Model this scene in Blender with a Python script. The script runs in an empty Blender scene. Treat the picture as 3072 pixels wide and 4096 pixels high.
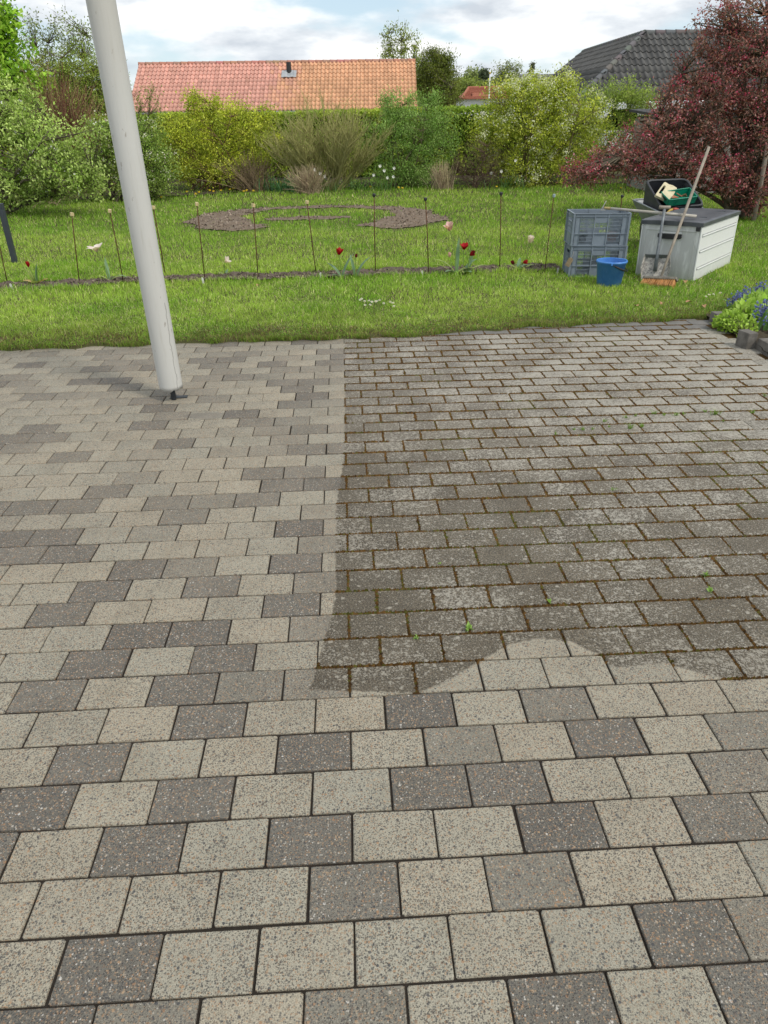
import bpy, math, random
import numpy as np
from mathutils import Matrix, Vector, Euler

random.seed(5)
rng = np.random.default_rng(11)
scene = bpy.context.scene
COL = scene.collection

# ------------------------------------------------------------------ camera
CH, TH, ROLL, FPX = 1.587, 0.50949, -0.013326, 2840.0     # eye height, pitch down, roll, focal length (px of 4096)
cam = bpy.data.cameras.new('camera')
cam.sensor_fit = 'VERTICAL'; cam.sensor_height = 36.0; cam.lens = FPX / 4096 * 36.0
cam.clip_start = 0.05; cam.clip_end = 4000
camo = bpy.data.objects.new('camera', cam); COL.objects.link(camo)
camo.matrix_world = Matrix.Translation((0, 0, CH)) @ Matrix.Rotation(math.pi/2 - TH, 4, 'X') @ Matrix.Rotation(ROLL, 4, 'Z')
scene.camera = camo

# ------------------------------------------------------------------ light
SUN_EL, SUN_AZ = math.radians(50), math.radians(128)      # azimuth clockwise from +Y
scene.view_settings.view_transform = 'Standard'
scene.view_settings.look = 'None'
scene.view_settings.gamma = 1.0
scene.view_settings.exposure = 0.66
scene.view_settings.use_curve_mapping = False
sl = bpy.data.lights.new('sun', 'SUN'); sl.energy = 1.5; sl.angle = math.radians(11); sl.color = (1.0, 0.94, 0.84)
so = bpy.data.objects.new('sun', sl); COL.objects.link(so)
sdir = Vector((math.sin(SUN_AZ)*math.cos(SUN_EL), math.cos(SUN_AZ)*math.cos(SUN_EL), math.sin(SUN_EL)))
so.rotation_euler = (-sdir).to_track_quat('-Z', 'Y').to_euler(); so.location = (4, -4, 9)


# node helper
class G:
    def __init__(s, nt): s.nt = nt; s.nt.nodes.clear()
    def n(s, t, inp=None, **props):
        nd = s.nt.nodes.new(t)
        for k, v in props.items(): setattr(nd, k, v)
        for k, v in (inp or {}).items(): s.set(nd.inputs[k], v)
        return nd
    def set(s, sock, v):
        if hasattr(v, 'is_output') or isinstance(v, bpy.types.NodeSocket): s.nt.links.new(v, sock)
        elif v is not None:
            if sock.type == 'RGBA' and len(v) == 3: v = (*v, 1)
            sock.default_value = v
    def m(s, op, a, b=None, c=None, clamp=False):
        nd = s.n('ShaderNodeMath', {0: a}, operation=op, use_clamp=clamp)
        if b is not None: s.set(nd.inputs[1], b)
        if c is not None: s.set(nd.inputs[2], c)
        return nd.outputs[0]
    def mix(s, fac, a, b, blend='MIX'):
        nd = s.n('ShaderNodeMix', data_type='RGBA', blend_type=blend)
        s.set(nd.inputs[0], fac); s.set(nd.inputs[6], a); s.set(nd.inputs[7], b)
        return nd.outputs[2]
    def ramp(s, fac, stops, interp='LINEAR'):
        nd = s.n('ShaderNodeValToRGB', {0: fac}); cr = nd.color_ramp; cr.interpolation = interp
        while len(cr.elements) < len(stops): cr.elements.new(0.5)
        for e, (p, c) in zip(cr.elements, stops):
            e.position = p; e.color = (c, c, c, 1) if isinstance(c, (int, float)) else (*c, 1)
        return nd.outputs[0]
    def step(s, x, a, b):
        nd = s.n('ShaderNodeMapRange', {0: x, 1: a, 2: b, 3: 0.0, 4: 1.0}, interpolation_type='SMOOTHSTEP', clamp=True)
        return nd.outputs[0]
    def noise(s, vec, scale, detail=3, rough=0.55, out=0):
        return s.n('ShaderNodeTexNoise', {'Vector': vec, 'Scale': scale, 'Detail': detail, 'Roughness': rough}).outputs[out]
    def vor(s, vec, scale, rand=1.0):
        return s.n('ShaderNodeTexVoronoi', {'Vector': vec, 'Scale': scale, 'Randomness': rand})


# ------------------------------------------------------------------ sky
world = bpy.data.worlds.new('World'); scene.world = world; world.use_nodes = True
g = G(world.node_tree)
sky = g.n('ShaderNodeTexSky', sky_type='NISHITA', sun_disc=False, sun_elevation=SUN_EL, sun_rotation=SUN_AZ, air_density=1.0, dust_density=0.6)
tc = g.n('ShaderNodeTexCoord').outputs['Generated']
mp = g.n('ShaderNodeMapping', {'Vector': tc, 'Location': (3.1, 1.7, 0.4), 'Scale': (2.6, 2.6, 7.5)}).outputs[0]
n1 = g.noise(mp, 1.7, 7, 0.52)
mp2 = g.n('ShaderNodeMapping', {'Vector': tc, 'Location': (1.1, 7.7, 2.43), 'Scale': (2.6, 2.6, 8.5)}).outputs[0]
n2 = g.noise(mp2, 2.9, 7, 0.55)
cover = g.step(n1, 0.38, 0.52)
shade = g.ramp(n2, [(0.37, (0.56, 0.61, 0.67)), (0.47, (0.74, 0.78, 0.82)), (0.56, (0.95, 0.96, 0.965)), (0.68, (1.05, 1.04, 1.02))])
skyc = g.mix(1.0, sky.outputs[0], (0.105, 0.105, 0.105), 'MULTIPLY')
skyc = g.mix(0.55, skyc, (0.62, 0.78, 0.90))
cl = g.mix(cover, skyc, shade)
bg = g.n('ShaderNodeBackground', {'Color': cl, 'Strength': 0.74})
g.nt.links.new(bg.outputs[0], g.n('ShaderNodeOutputWorld').inputs[0])

# ------------------------------------------------------------------ pixel <-> place (1659 px wide frame), used to survey positions
SC = 3072/1659
def ray(xv, yv):
    x, y = (xv*SC-1536)/FPX, (yv*SC-2048)/FPX
    c, s = math.cos(ROLL), math.sin(ROLL)
    xi, yi = c*x+s*y, -s*x+c*y
    return np.array([xi, math.cos(TH)-math.sin(TH)*yi, -math.sin(TH)-math.cos(TH)*yi])
def gp(xv, yv, z=0.0):
    d = ray(xv, yv); return d*((z-CH)/d[2]) + [0, 0, CH]
def at(xv, yv, Y):
    d = ray(xv, yv); return d*(Y/d[1]) + [0, 0, CH]
def mpp(xv, yv, Y): return float(at(xv+1, yv, Y)[0]-at(xv, yv, Y)[0])
def proj(P):
    P = np.asarray(P, float)
    d = P[..., 1]*math.cos(TH)-(P[..., 2]-CH)*math.sin(TH); up = P[..., 1]*math.sin(TH)+(P[..., 2]-CH)*math.cos(TH)
    xi, yi = P[..., 0]/d, -up/d
    c, s = math.cos(ROLL), math.sin(ROLL)
    return (1536+FPX*(c*xi-s*yi))/SC, (2048+FPX*(s*xi+c*yi))/SC

# ------------------------------------------------------------------ mesh helpers
ORG = {}
def link(o, parent=None, org=None):
    COL.objects.link(o)
    if parent is not None: o.parent = parent
    return o
def tag(o, label=None, cat=None, group=None, kind=None):
    if label: o['label'] = label
    if cat: o['category'] = cat
    if group: o['group'] = group
    if kind: o['kind'] = kind
    return o
def thing(name, label, cat, loc=(0, 0, 0), group=None):
    o = bpy.data.objects.new(name, None); o.empty_display_size = 0.1
    o.location = tuple(float(q) for q in loc); COL.objects.link(o); ORG[o.name] = np.array(loc, float)
    return tag(o, label, cat, group)
def org_of(p): return ORG.get(p.name, np.zeros(3)) if p is not None else np.zeros(3)
def finish(o, parent, smooth, bevel, mat):
    me = o.data
    if mat is not None: me.materials.append(mat)
    if smooth: me.polygons.foreach_set('use_smooth', [True]*len(me.polygons))
    if bevel:
        b = o.modifiers.new('bevel', 'BEVEL'); b.width = bevel; b.segments = 2; b.limit_method = 'ANGLE'; b.angle_limit = math.radians(40)
    link(o, parent)
    ORG[o.name] = org_of(parent)
    return o
def np_mesh(name, V, Fc, mat, col=None, parent=None, smooth=False):
    V = np.asarray(V, np.float32) - org_of(parent).astype(np.float32); Fc = np.asarray(Fc, np.int32); k = Fc.shape[1]
    me = bpy.data.meshes.new(name)
    me.vertices.add(len(V)); me.vertices.foreach_set('co', V.ravel())
    me.loops.add(Fc.size); me.loops.foreach_set('vertex_index', Fc.ravel())
    me.polygons.add(len(Fc)); me.polygons.foreach_set('loop_start', np.arange(0, Fc.size, k, dtype=np.int32))
    if col is not None:
        a = me.attributes.new('col', 'FLOAT_COLOR', 'POINT')
        c4 = np.ones((len(V), 4), np.float32); c4[:, :3] = col; a.data.foreach_set('color', c4.ravel())
    me.update(calc_edges=True)
    o = bpy.data.objects.new(name, me)
    return finish(o, parent, smooth, 0, mat)
class MB:
    def __init__(s): s.v = []; s.f = []
    def add(s, V, Fs):
        k = len(s.v); s.v += [tuple(map(float, q)) for q in V]; s.f += [tuple(i+k for i in f) for f in Fs]; return s
    def box(s, c, size, R=None, top=(1, 1)):
        x, y, z = [q/2 for q in size]; V = []
        for sz, (tx, ty) in ((-1, (1, 1)), (1, top)):
            for sx, sy in ((-1, -1), (1, -1), (1, 1), (-1, 1)): V.append((sx*x*tx, sy*y*ty, sz*z))
        V = np.array(V)
        if R is not None: V = V @ np.array(R).T
        return s.add(V+np.array(c, float), [(3, 2, 1, 0), (4, 5, 6, 7), (0, 1, 5, 4), (1, 2, 6, 5), (2, 3, 7, 6), (3, 0, 4, 7)])
    def bx(s, x0, x1, y0, y1, z0, z1): return s.box(((x0+x1)/2, (y0+y1)/2, (z0+z1)/2), (x1-x0, y1-y0, z1-z0))
    def tube(s, pts, r, n=8, cap=True):
        P = np.array(pts, float); m = len(P); r = np.full(m, r) if np.isscalar(r) else np.array(r)
        T = np.gradient(P, axis=0); T /= np.linalg.norm(T, axis=1)[:, None]
        ref = np.array([0.3, 0.2, 1.0]) if abs(T[0, 2]) < 0.8 else np.array([1.0, 0.1, 0])
        V = []
        a = None
        for i in range(m):
            if a is None: a = np.cross(T[i], ref)
            a = a - T[i]*(a@T[i]); a /= np.linalg.norm(a); b = np.cross(T[i], a)
            for j in range(n):
                t = 2*math.pi*j/n; V.append(P[i]+r[i]*(math.cos(t)*a+math.sin(t)*b))
        Fs = [(i*n+j, i*n+(j+1) % n, (i+1)*n+(j+1) % n, (i+1)*n+j) for i in range(m-1) for j in range(n)]
        if cap: Fs += [tuple(range(n-1, -1, -1)), tuple(range((m-1)*n, m*n))]
        return s.add(V, Fs)
    def lathe(s, prof, n=28, c=(0, 0, 0), R=None, wob=None):
        V = []
        for r, z in prof:
            for j in range(n):
                t = 2*math.pi*j/n; k = wob(t, z) if wob else 1
                V.append((r*k*math.cos(t), r*k*math.sin(t), z))
        V = np.array(V)
        if R is not None: V = V @ np.array(R).T
        m = len(prof)
        Fs = [(i*n+j, i*n+(j+1) % n, (i+1)*n+(j+1) % n, (i+1)*n+j) for i in range(m-1) for j in range(n)]
        return s.add(V+np.array(c, float), Fs)
    def xf(s, M):
        s.v = [tuple(M @ Vector(q)) for q in s.v]; return s
    def build(s, name, mat, parent=None, smooth=False, bevel=0):
        o3 = org_of(parent)
        me = bpy.data.meshes.new(name); me.from_pydata([(a-o3[0], b-o3[1], c-o3[2]) for a, b, c in s.v], [], s.f); me.update()
        return finish(bpy.data.objects.new(name, me), parent, smooth, bevel, mat)
def tris(Q):
    Q = np.asarray(Q); return np.concatenate([Q[:, [0, 1, 2]], Q[:, [0, 2, 3]]])
def tubes(P, R, ns=3):
    P = np.asarray(P, float); N_, S, _ = P.shape; R = np.broadcast_to(np.asarray(R, float), (N_, S))
    T = np.gradient(P, axis=1); T /= np.linalg.norm(T, axis=2, keepdims=True)+1e-9
    ref = np.where(np.abs(T[:, :1, 2:3]) > 0.8, np.array([[[1.0, 0.13, 0.0]]]), np.array([[[0.1, 0.2, 1.0]]]))
    a = np.cross(T, np.broadcast_to(ref, T.shape)); a /= np.linalg.norm(a, axis=2, keepdims=True)+1e-9
    b = np.cross(T, a)
    ang = np.arange(ns)*2*np.pi/ns
    V = P[:, :, None, :] + R[:, :, None, None]*(np.cos(ang)[None, None, :, None]*a[:, :, None, :]+np.sin(ang)[None, None, :, None]*b[:, :, None, :])
    idx = np.arange(N_*S*ns).reshape(N_, S, ns); nx = np.roll(idx, -1, axis=2)
    Q = np.stack([idx[:, :-1], nx[:, :-1], nx[:, 1:], idx[:, 1:]], -1).reshape(-1, 4)
    return V.reshape(-1, 3), tris(Q)
def bez(P0, P1, P2, S):
    t = np.linspace(0, 1, S)[None, :, None]
    return (1-t)**2*P0[:, None]+2*t*(1-t)*P1[:, None]+t*t*P2[:, None]
def unit(v): return v/(np.linalg.norm(v, axis=-1, keepdims=True)+1e-9)
def leaves(C, Ln, col, up=0.3, wid=0.5, D=None, fold=0.15):
    n = len(C); Ln = np.broadcast_to(np.asarray(Ln, float), (n,))[:, None]
    d = rng.normal(size=(n, 3)); d[:, 2] += up
    if D is not None: d = d*0.6+D
    d = unit(d); s = unit(np.cross(d, rng.normal(size=(n, 3))+[0, 0, 1.2])); nn = np.cross(s, d)
    V = np.stack([C, C+d*Ln*0.45+s*Ln*wid*0.5+nn*Ln*fold, C+d*Ln, C+d*Ln*0.45-s*Ln*wid*0.5+nn*Ln*fold], 1).reshape(-1, 3)
    i = np.arange(n)*4
    F_ = np.concatenate([np.stack([i, i+1, i+2], 1), np.stack([i, i+2, i+3], 1)])
    return V, F_, np.repeat(np.asarray(col), 4, axis=0)
def join(parts):
    V, F_, C = [], [], []; k = 0
    for p in parts:
        V.append(p[0]); F_.append(p[1]+k); k += len(p[0])
        if len(p) > 2: C.append(p[2])
    return np.concatenate(V), np.concatenate(F_), (np.concatenate(C) if C else None)
_tab = rng.random((8, 257, 257))
def vnoise(x, y, s, k=0):
    x = np.asarray(x)/s+1000.3; y = np.asarray(y)/s+1000.7
    xi = np.floor(x).astype(int); yi = np.floor(y).astype(int); fx = x-xi; fy = y-yi
    fx = fx*fx*(3-2*fx); fy = fy*fy*(3-2*fy); xi %= 256; yi %= 256; t = _tab[k]
    return (t[xi, yi]*(1-fx)+t[xi+1, yi]*fx)*(1-fy)+(t[xi, yi+1]*(1-fx)+t[xi+1, yi+1]*fx)*fy
def rz(a): return np.array(Matrix.Rotation(a, 3, 'Z'))

# ------------------------------------------------------------------ materials
def newmat(name):
    m = bpy.data.materials.new(name); m.use_nodes = True; return m, G(m.node_tree)
def out(gg, surf): gg.nt.links.new(surf, gg.n('ShaderNodeOutputMaterial').inputs[0])
def simple(name, c, rough=0.6, var=0.18, scale=20, c2=None, bump=0.15, metal=0, spec=0.4, fine=160, dist=0.002):
    m, gg = newmat(name)
    pos = gg.n('ShaderNodeNewGeometry').outputs['Position']
    n1_ = gg.noise(pos, scale, 5, 0.6); n2_ = gg.noise(pos, fine, 2)
    c2 = c2 or tuple(q*(1-var*1.6) for q in c)
    col = gg.mix(gg.step(n1_, 0.35, 0.68), c, c2)
    col = gg.mix(gg.m('MULTIPLY', gg.step(n2_, 0.35, 0.7), var), col, tuple(q*0.55 for q in c))
    b = gg.n('ShaderNodeBump', {'Strength': bump, 'Distance': dist, 'Height': gg.m('ADD', n1_, n2_)})
    p = gg.n('ShaderNodeBsdfPrincipled', {'Base Color': col, 'Roughness': gg.m('MULTIPLY_ADD', n1_, 0.2, rough-0.1), 'Metallic': metal, 'Specular IOR Level': spec, 'Normal': b.outputs[0]})
    out(gg, p.outputs[0]); return m
def leafmat(name, trans=0.35, rough=0.5, spec=0.25, gain=1.0):
    m, gg = newmat(name)
    a = gg.n('ShaderNodeAttribute', attribute_name='col').outputs['Color']
    pos = gg.n('ShaderNodeNewGeometry').outputs['Position']
    col = gg.mix(1.0, a, gg.ramp(gg.noise(pos, 9, 2), [(0.3, 0.82*gain), (0.7, 1.12*gain)]), 'MULTIPLY')
    p = gg.n('ShaderNodeBsdfPrincipled', {'Base Color': col, 'Roughness': rough, 'Specular IOR Level': spec})
    t = gg.n('ShaderNodeBsdfTranslucent', {'Color': gg.mix(1.0, col, (1.0, 1.05, 0.6), 'MULTIPLY')})
    mx = gg.n('ShaderNodeMixShader', {0: trans, 1: p.outputs[0], 2: t.outputs[0]})
    out(gg, mx.outputs[0]); return m
M_leaf = leafmat('leaf', 0.36, 0.5, 0.25, 1.65); M_grass = leafmat('grass_blade', 0.38, 0.55, 0.15, 1.85); M_petal = leafmat('petal', 0.35, 0.6, 0.2)
M_bark = leafmat('twig_bark', 0.0, 0.85, 0.15, 1.3)
M_soil = simple('soil', (0.115, 0.088, 0.066), 0.95, 0.35, 14, (0.17, 0.14, 0.115), 0.9, 0, 0.1, 70, 0.02)
M_mulch = simple('border_soil', (0.06, 0.048, 0.036), 0.95, 0.35, 9, (0.09, 0.075, 0.05), 0.9, 0, 0.1, 60, 0.02)

# paver material -------------------------------------------------------
SEAM_L = [gp(*q) for q in [(745, 725), (745, 900), (741, 1000), (726, 1095), (724, 1200), (726, 1275), (717, 1330), (700, 1380), (684, 1440), (668, 1490)]]
SEAM_B = [gp(*q) for q in [(668, 1489), (790, 1494), (905, 1497), (960, 1475), (1035, 1430), (1100, 1393), (1166, 1379), (1230, 1386), (1286, 1412), (1306, 1420), (1319, 1442), (1380, 1438), (1439, 1432), (1523, 1457), (1589, 1473), (1659, 1464)]]
LX = np.array([p[0] for p in SEAM_L]); LY = np.array([p[1] for p in SEAM_L]); BX = np.array([p[0] for p in SEAM_B]); BY = np.array([p[1] for p in SEAM_B])
BX = np.append(BX, 3.0); BY = np.append(BY, BY[-1]+0.02)
def dirty(x, y): return (x > np.interp(y, LY[::-1], LX[::-1])) & (y > np.interp(x, BX, BY))
def fcurve(gg, val, xs, ys, a, b):
    """piecewise function val->y through (xs, ys); a,b = (xmin,xmax),(ymin,ymax)"""
    t = gg.n('ShaderNodeMapRange', {0: val, 1: a[0], 2: a[1], 3: 0.0, 4: 1.0}).outputs[0]
    nd = gg.n('ShaderNodeFloatCurve', {'Value': t}); cu = nd.mapping.curves[0]
    pts = sorted(((x-a[0])/(a[1]-a[0]), (y-b[0])/(b[1]-b[0])) for x, y in zip(xs, ys))
    pts = [p for p in pts if 0 <= p[0] <= 1]
    while len(cu.points) < len(pts): cu.points.new(0.5, 0.5)
    for p, q in zip(cu.points, pts): p.location = q; p.handle_type = 'VECTOR'
    nd.mapping.update()
    return gg.n('ShaderNodeMapRange', {0: nd.outputs[0], 1: 0.0, 2: 1.0, 3: b[0], 4: b[1]}).outputs[0]
def dirtmask(gg, pos):
    sx = gg.n('ShaderNodeSeparateXYZ', {0: pos}); wob = gg.m('MULTIPLY_ADD', gg.noise(pos, 35, 3), 0.024, -0.012)
    X, Y = sx.outputs[0], sx.outputs[1]
    fl = fcurve(gg, Y, LY, LX, (1.6, 6.1), (-0.4, 0.1)); fb = fcurve(gg, X, BX, BY, (-0.35, 1.45), (1.5, 2.1))
    a = gg.step(gg.m('ADD', gg.m('SUBTRACT', X, fl), wob), -0.004, 0.006); b = gg.step(gg.m('ADD', gg.m('SUBTRACT', Y, fb), wob), -0.006, 0.008)
    damp = gg.m('MULTIPLY', gg.m('SUBTRACT', 1.0, gg.step(gg.m('MULTIPLY_ADD', gg.noise(pos, 3.0, 3), 0.5, gg.m('SUBTRACT', X, fl)), 0.15, 1.15)), gg.m('SUBTRACT', 1.0, gg.step(Y, 3.2, 5.6)))
    gg.damp = gg.m('MAXIMUM', damp, gg.m('SUBTRACT', 1.0, gg.step(gg.m('MULTIPLY_ADD', gg.noise(pos, 3.0, 3), 0.5, gg.m('SUBTRACT', Y, fb)), 0.1, 0.9)))
    return gg.m('MULTIPLY', a, b), X, Y
def pavermat(name, attr):
    m, gg = newmat(name)
    pos = gg.n('ShaderNodeNewGeometry').outputs['Position']
    tcol = gg.n('ShaderNodeAttribute', attribute_name='col').outputs['Color'] if attr else gg.n('ShaderNodeObjectInfo').outputs['Color']
    sp = gg.n('ShaderNodeSeparateColor', {0: tcol}); tone, rnd, ed = sp.outputs[0], sp.outputs[1], sp.outputs[2]
    dm, X, Y = dirtmask(gg, pos)
    base = gg.mix(tone, gg.mix(rnd, (0.312, 0.290, 0.228), (0.342, 0.302, 0.228)), gg.mix(rnd, (0.118, 0.108, 0.090), (0.158, 0.145, 0.120)))
    base = gg.mix(gg.m('MULTIPLY', gg.step(gg.noise(pos, 6, 5, 0.62), 0.42, 0.72), 0.42), base, gg.mix(1.0, base, (0.66, 0.64, 0.60), 'MULTIPLY'))
    # cement grain
    fine = gg.noise(pos, 420, 3, 0.7)
    base = gg.mix(1.0, base, gg.ramp(fine, [(0.30, 0.45), (0.5, 1.0), (0.72, 1.45)]), 'MULTIPLY')
    # aggregate stones, two sizes
    stonecol = [(0.0, (0.035, 0.04, 0.05)), (0.30, (0.075, 0.07, 0.068)), (0.48, (0.16, 0.12, 0.09)), (0.62, (0.30, 0.17, 0.09)), (0.76, (0.36, 0.24, 0.14)), (0.92, (0.34, 0.29, 0.22)), (1.0, (0.55, 0.52, 0.47))]
    hgt = None
    for sc_, thr, amt, rad in ((115, 0.80, 0.85, 0.48), (235, 0.40, 0.70, 0.58)):
        v = gg.vor(pos, sc_); vs = gg.n('ShaderNodeSeparateColor', {0: v.outputs['Color']})
        on = gg.m('GREATER_THAN', vs.outputs[0], gg.m('MULTIPLY_ADD', tone, -0.10, thr))
        msk = gg.m('MULTIPLY', gg.m('MULTIPLY', gg.m('SUBTRACT', 1.0, gg.step(v.outputs['Distance'], rad*0.6, rad*1.05)), on), amt)
        sc2 = gg.ramp(gg.m('MULTIPLY_ADD', tone, 0.10, gg.m('MULTIPLY', vs.outputs[1], 0.93)), stonecol)
        base = gg.mix(msk, base, sc2); hgt = msk if hgt is None else gg.m('ADD', hgt, msk)
    # pits
    pv = gg.vor(pos, 260); ps = gg.n('ShaderNodeSeparateColor', {0: pv.outputs['Color']})
    pit = gg.m('MULTIPLY', gg.m('GREATER_THAN', ps.outputs[2], 0.72), gg.m('SUBTRACT', 1.0, gg.step(pv.outputs['Distance'], 0.25, 0.5)))
    base = gg.mix(gg.m('MULTIPLY', pit, 0.65), base, (0.05, 0.045, 0.04))
    # old damp stain by the post
    st = gp(452, 898)
    dx = gg.m('DIVIDE', gg.m('SUBTRACT', X, float(st[0])), 0.17); dy = gg.m('DIVIDE', gg.m('SUBTRACT', Y, float(st[1])), 0.055)
    rr = gg.m('ADD', gg.m('ADD', gg.m('MULTIPLY', dx, dx), gg.m('MULTIPLY', dy, dy)), gg.m('MULTIPLY', gg.noise(pos, 18, 3), 0.5))
    base = gg.mix(gg.m('MULTIPLY', gg.m('SUBTRACT', 1.0, gg.step(rr, 0.9, 1.35)), 0.5), base, (0.13, 0.115, 0.1))
    # unwashed film and lichen
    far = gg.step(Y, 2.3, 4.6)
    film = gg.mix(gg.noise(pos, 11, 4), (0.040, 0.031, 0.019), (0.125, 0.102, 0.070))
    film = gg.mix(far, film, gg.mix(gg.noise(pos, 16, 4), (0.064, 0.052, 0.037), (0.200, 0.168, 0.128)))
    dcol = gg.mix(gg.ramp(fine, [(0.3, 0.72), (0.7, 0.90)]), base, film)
    dcol = gg.mix(1.0, dcol, gg.ramp(gg.noise(pos, 190, 2, 0.7), [(0.3, 0.28), (0.5, 0.95), (0.7, 1.75)]), 'MULTIPLY')
    lo = gg.noise(pos, 2.6, 3); lb = gg.m('MULTIPLY_ADD', gg.m('MULTIPLY', far, gg.m('MULTIPLY_ADD', gg.step(X, -0.2, 2.2), 0.9, 0.3)), 0.085, gg.m('MULTIPLY_ADD', lo, 0.36, -0.160))
    l1 = gg.step(gg.m('ADD', gg.noise(pos, 48, 5, 0.72), lb), 0.585, 0.635)
    lv = gg.vor(gg.n('ShaderNodeVectorMath', {0: pos, 1: gg.n('ShaderNodeVectorMath', {0: gg.noise(pos, 90, 2, out=1), 3: 0.02}, operation='SCALE').outputs[0]}, operation='ADD').outputs[0], 34)
    lvs = gg.n('ShaderNodeSeparateColor', {0: lv.outputs['Color']})
    l2 = gg.m('MULTIPLY', gg.m('GREATER_THAN', gg.m('ADD', lvs.outputs[0], gg.m('MULTIPLY', lb, 0.9)), 0.72), gg.m('SUBTRACT', 1.0, gg.step(gg.m('MULTIPLY_ADD', gg.noise(pos, 120, 3), 0.5, lv.outputs['Distance']), 0.40, 0.56)))
    l3 = gg.step(gg.m('ADD', gg.noise(pos, 125, 3, 0.75), gg.m('MULTIPLY', lb, 0.8)), 0.575, 0.615)
    lich = gg.m('MAXIMUM', gg.m('MAXIMUM', gg.m('MULTIPLY', l1, 0.8), gg.m('MULTIPLY', l2, 0.8)), gg.m('MULTIPLY', l3, 0.75))
    dcol = gg.mix(lich, dcol, gg.mix(gg.noise(pos, 25, 2), (0.33, 0.305, 0.25), (0.46, 0.43, 0.37)))
    dcol = gg.mix(gg.m('MULTIPLY', gg.damp, 0.34), dcol, gg.mix(1.0, dcol, (0.40, 0.35, 0.27), 'MULTIPLY'))
    # slate-grey border course
    dcol = gg.mix(ed, dcol, gg.mix(gg.noise(pos, 22, 4), (0.10, 0.095, 0.09), (0.20, 0.19, 0.18)))
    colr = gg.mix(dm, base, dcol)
    h = gg.m('ADD', gg.m('ADD', gg.m('MULTIPLY', fine, 0.9), gg.m('MULTIPLY', hgt, 0.5)), gg.m('MULTIPLY', pit, -0.9))
    b = gg.n('ShaderNodeBump', {'Strength': 0.75, 'Distance': 0.0022, 'Height': h})
    p = gg.n('ShaderNodeBsdfPrincipled', {'Base Color': colr, 'Roughness': 0.74, 'Specular IOR Level': 0.45, 'Normal': b.outputs[0]})
    out(gg, p.outputs[0]); return m
M_paver = pavermat('paver_concrete', False); M_paver_far = pavermat('paver_concrete_far', True)
m, gg = newmat('joint_sand')
pos = gg.n('ShaderNodeNewGeometry').outputs['Position']; dm, _x, _y = dirtmask(gg, pos)
cs = gg.mix(gg.noise(pos, 60, 4), (0.016, 0.013, 0.011), (0.045, 0.037, 0.030)); cdirt = gg.mix(gg.noise(pos, 30, 4), (0.06, 0.034, 0.014), (0.11, 0.065, 0.022))
bp = gg.n('ShaderNodeBump', {'Strength': 0.8, 'Distance': 0.004, 'Height': gg.noise(pos, 150, 3)})
out(gg, gg.n('ShaderNodeBsdfPrincipled', {'Base Color': gg.mix(dm, cs, cdirt), 'Roughness': 0.95, 'Specular IOR Level': 0.1, 'Normal': bp.outputs[0]}).outputs[0])
M_joint = m

# ------------------------------------------------------------------ terrain
def hgt(x, y):
    far = np.clip((y-26)/20, 0, 1); hill = np.clip((y-70)/170, 0, 1)
    return -0.07-0.55*far*far*(3-2*far)+hill*hill*(3-2*hill)*(10.3+0.8*np.sin(x/55.0)+0.5*np.sin(x/23.0+1))
gy = np.concatenate([np.linspace(-12, 30, 15), np.linspace(34, 300, 60), np.linspace(330, 1500, 12)]); gx = np.concatenate([np.linspace(-900, -80, 10), np.linspace(-70, 90, 41), np.linspace(100, 900, 10)])
XX, YY = np.meshgrid(gx, gy, indexing='ij'); ZZ = hgt(XX, YY)
ii = np.arange(XX.size).reshape(XX.shape)
Q = np.stack([ii[:-1, :-1], ii[1:, :-1], ii[1:, 1:], ii[:-1, 1:]], -1).reshape(-1, 4)
M_field = simple('field_grass', (0.09, 0.12, 0.035), 0.95, 0.3, 0.06, (0.16, 0.15, 0.07), 0.2, 0, 0.1, 1.2, 0.1)
tag(np_mesh('terrain', np.stack([XX, YY, ZZ], -1).reshape(-1, 3), Q, M_field, smooth=True), kind='structure')

# ------------------------------------------------------------------ pavement
YAW, GX0, GY0, BL, BW = 0.047483, -0.4973, 0.7913, 0.212, 0.1414
cY, sY = math.cos(YAW), math.sin(YAW)
def guv(u, v):
    X, Y = np.asarray(u)*BL, np.asarray(v)*BW
    return GX0+cY*X-sY*Y, GY0+sY*X+cY*Y
EDX = np.array([-30, -5, -3.03, -2.3, -1.58, -0.9, -0.3, 0.3, 1.08, 1.7, 2.3, 2.75, 2.83, 2.95, 3.2, 40])
EDY = np.array([5.1, 5.42, 5.55, 5.60, 5.66, 5.70, 5.73, 5.80, 5.99, 6.08, 6.15, 6.21, 6.23, 6.34, 6.42, 6.6])
def lawn_edge(x):
    return np.interp(x, EDX, EDY)+0.07*(vnoise(x, 0*x, 0.35, 1)-0.5)+0.09*(vnoise(x, 0*x, 0.10, 2)-0.5)
PX1 = 2.87
V = [(-6, -1.2, -0.0066), (PX1+0.02, -1.2, -0.0066), (PX1+0.02, 6.4, -0.0066), (-6, 5.95, -0.0066)]
pavement = tag(np_mesh('pavement', V, [(0, 1, 2, 3)], M_joint), kind='structure')
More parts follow.
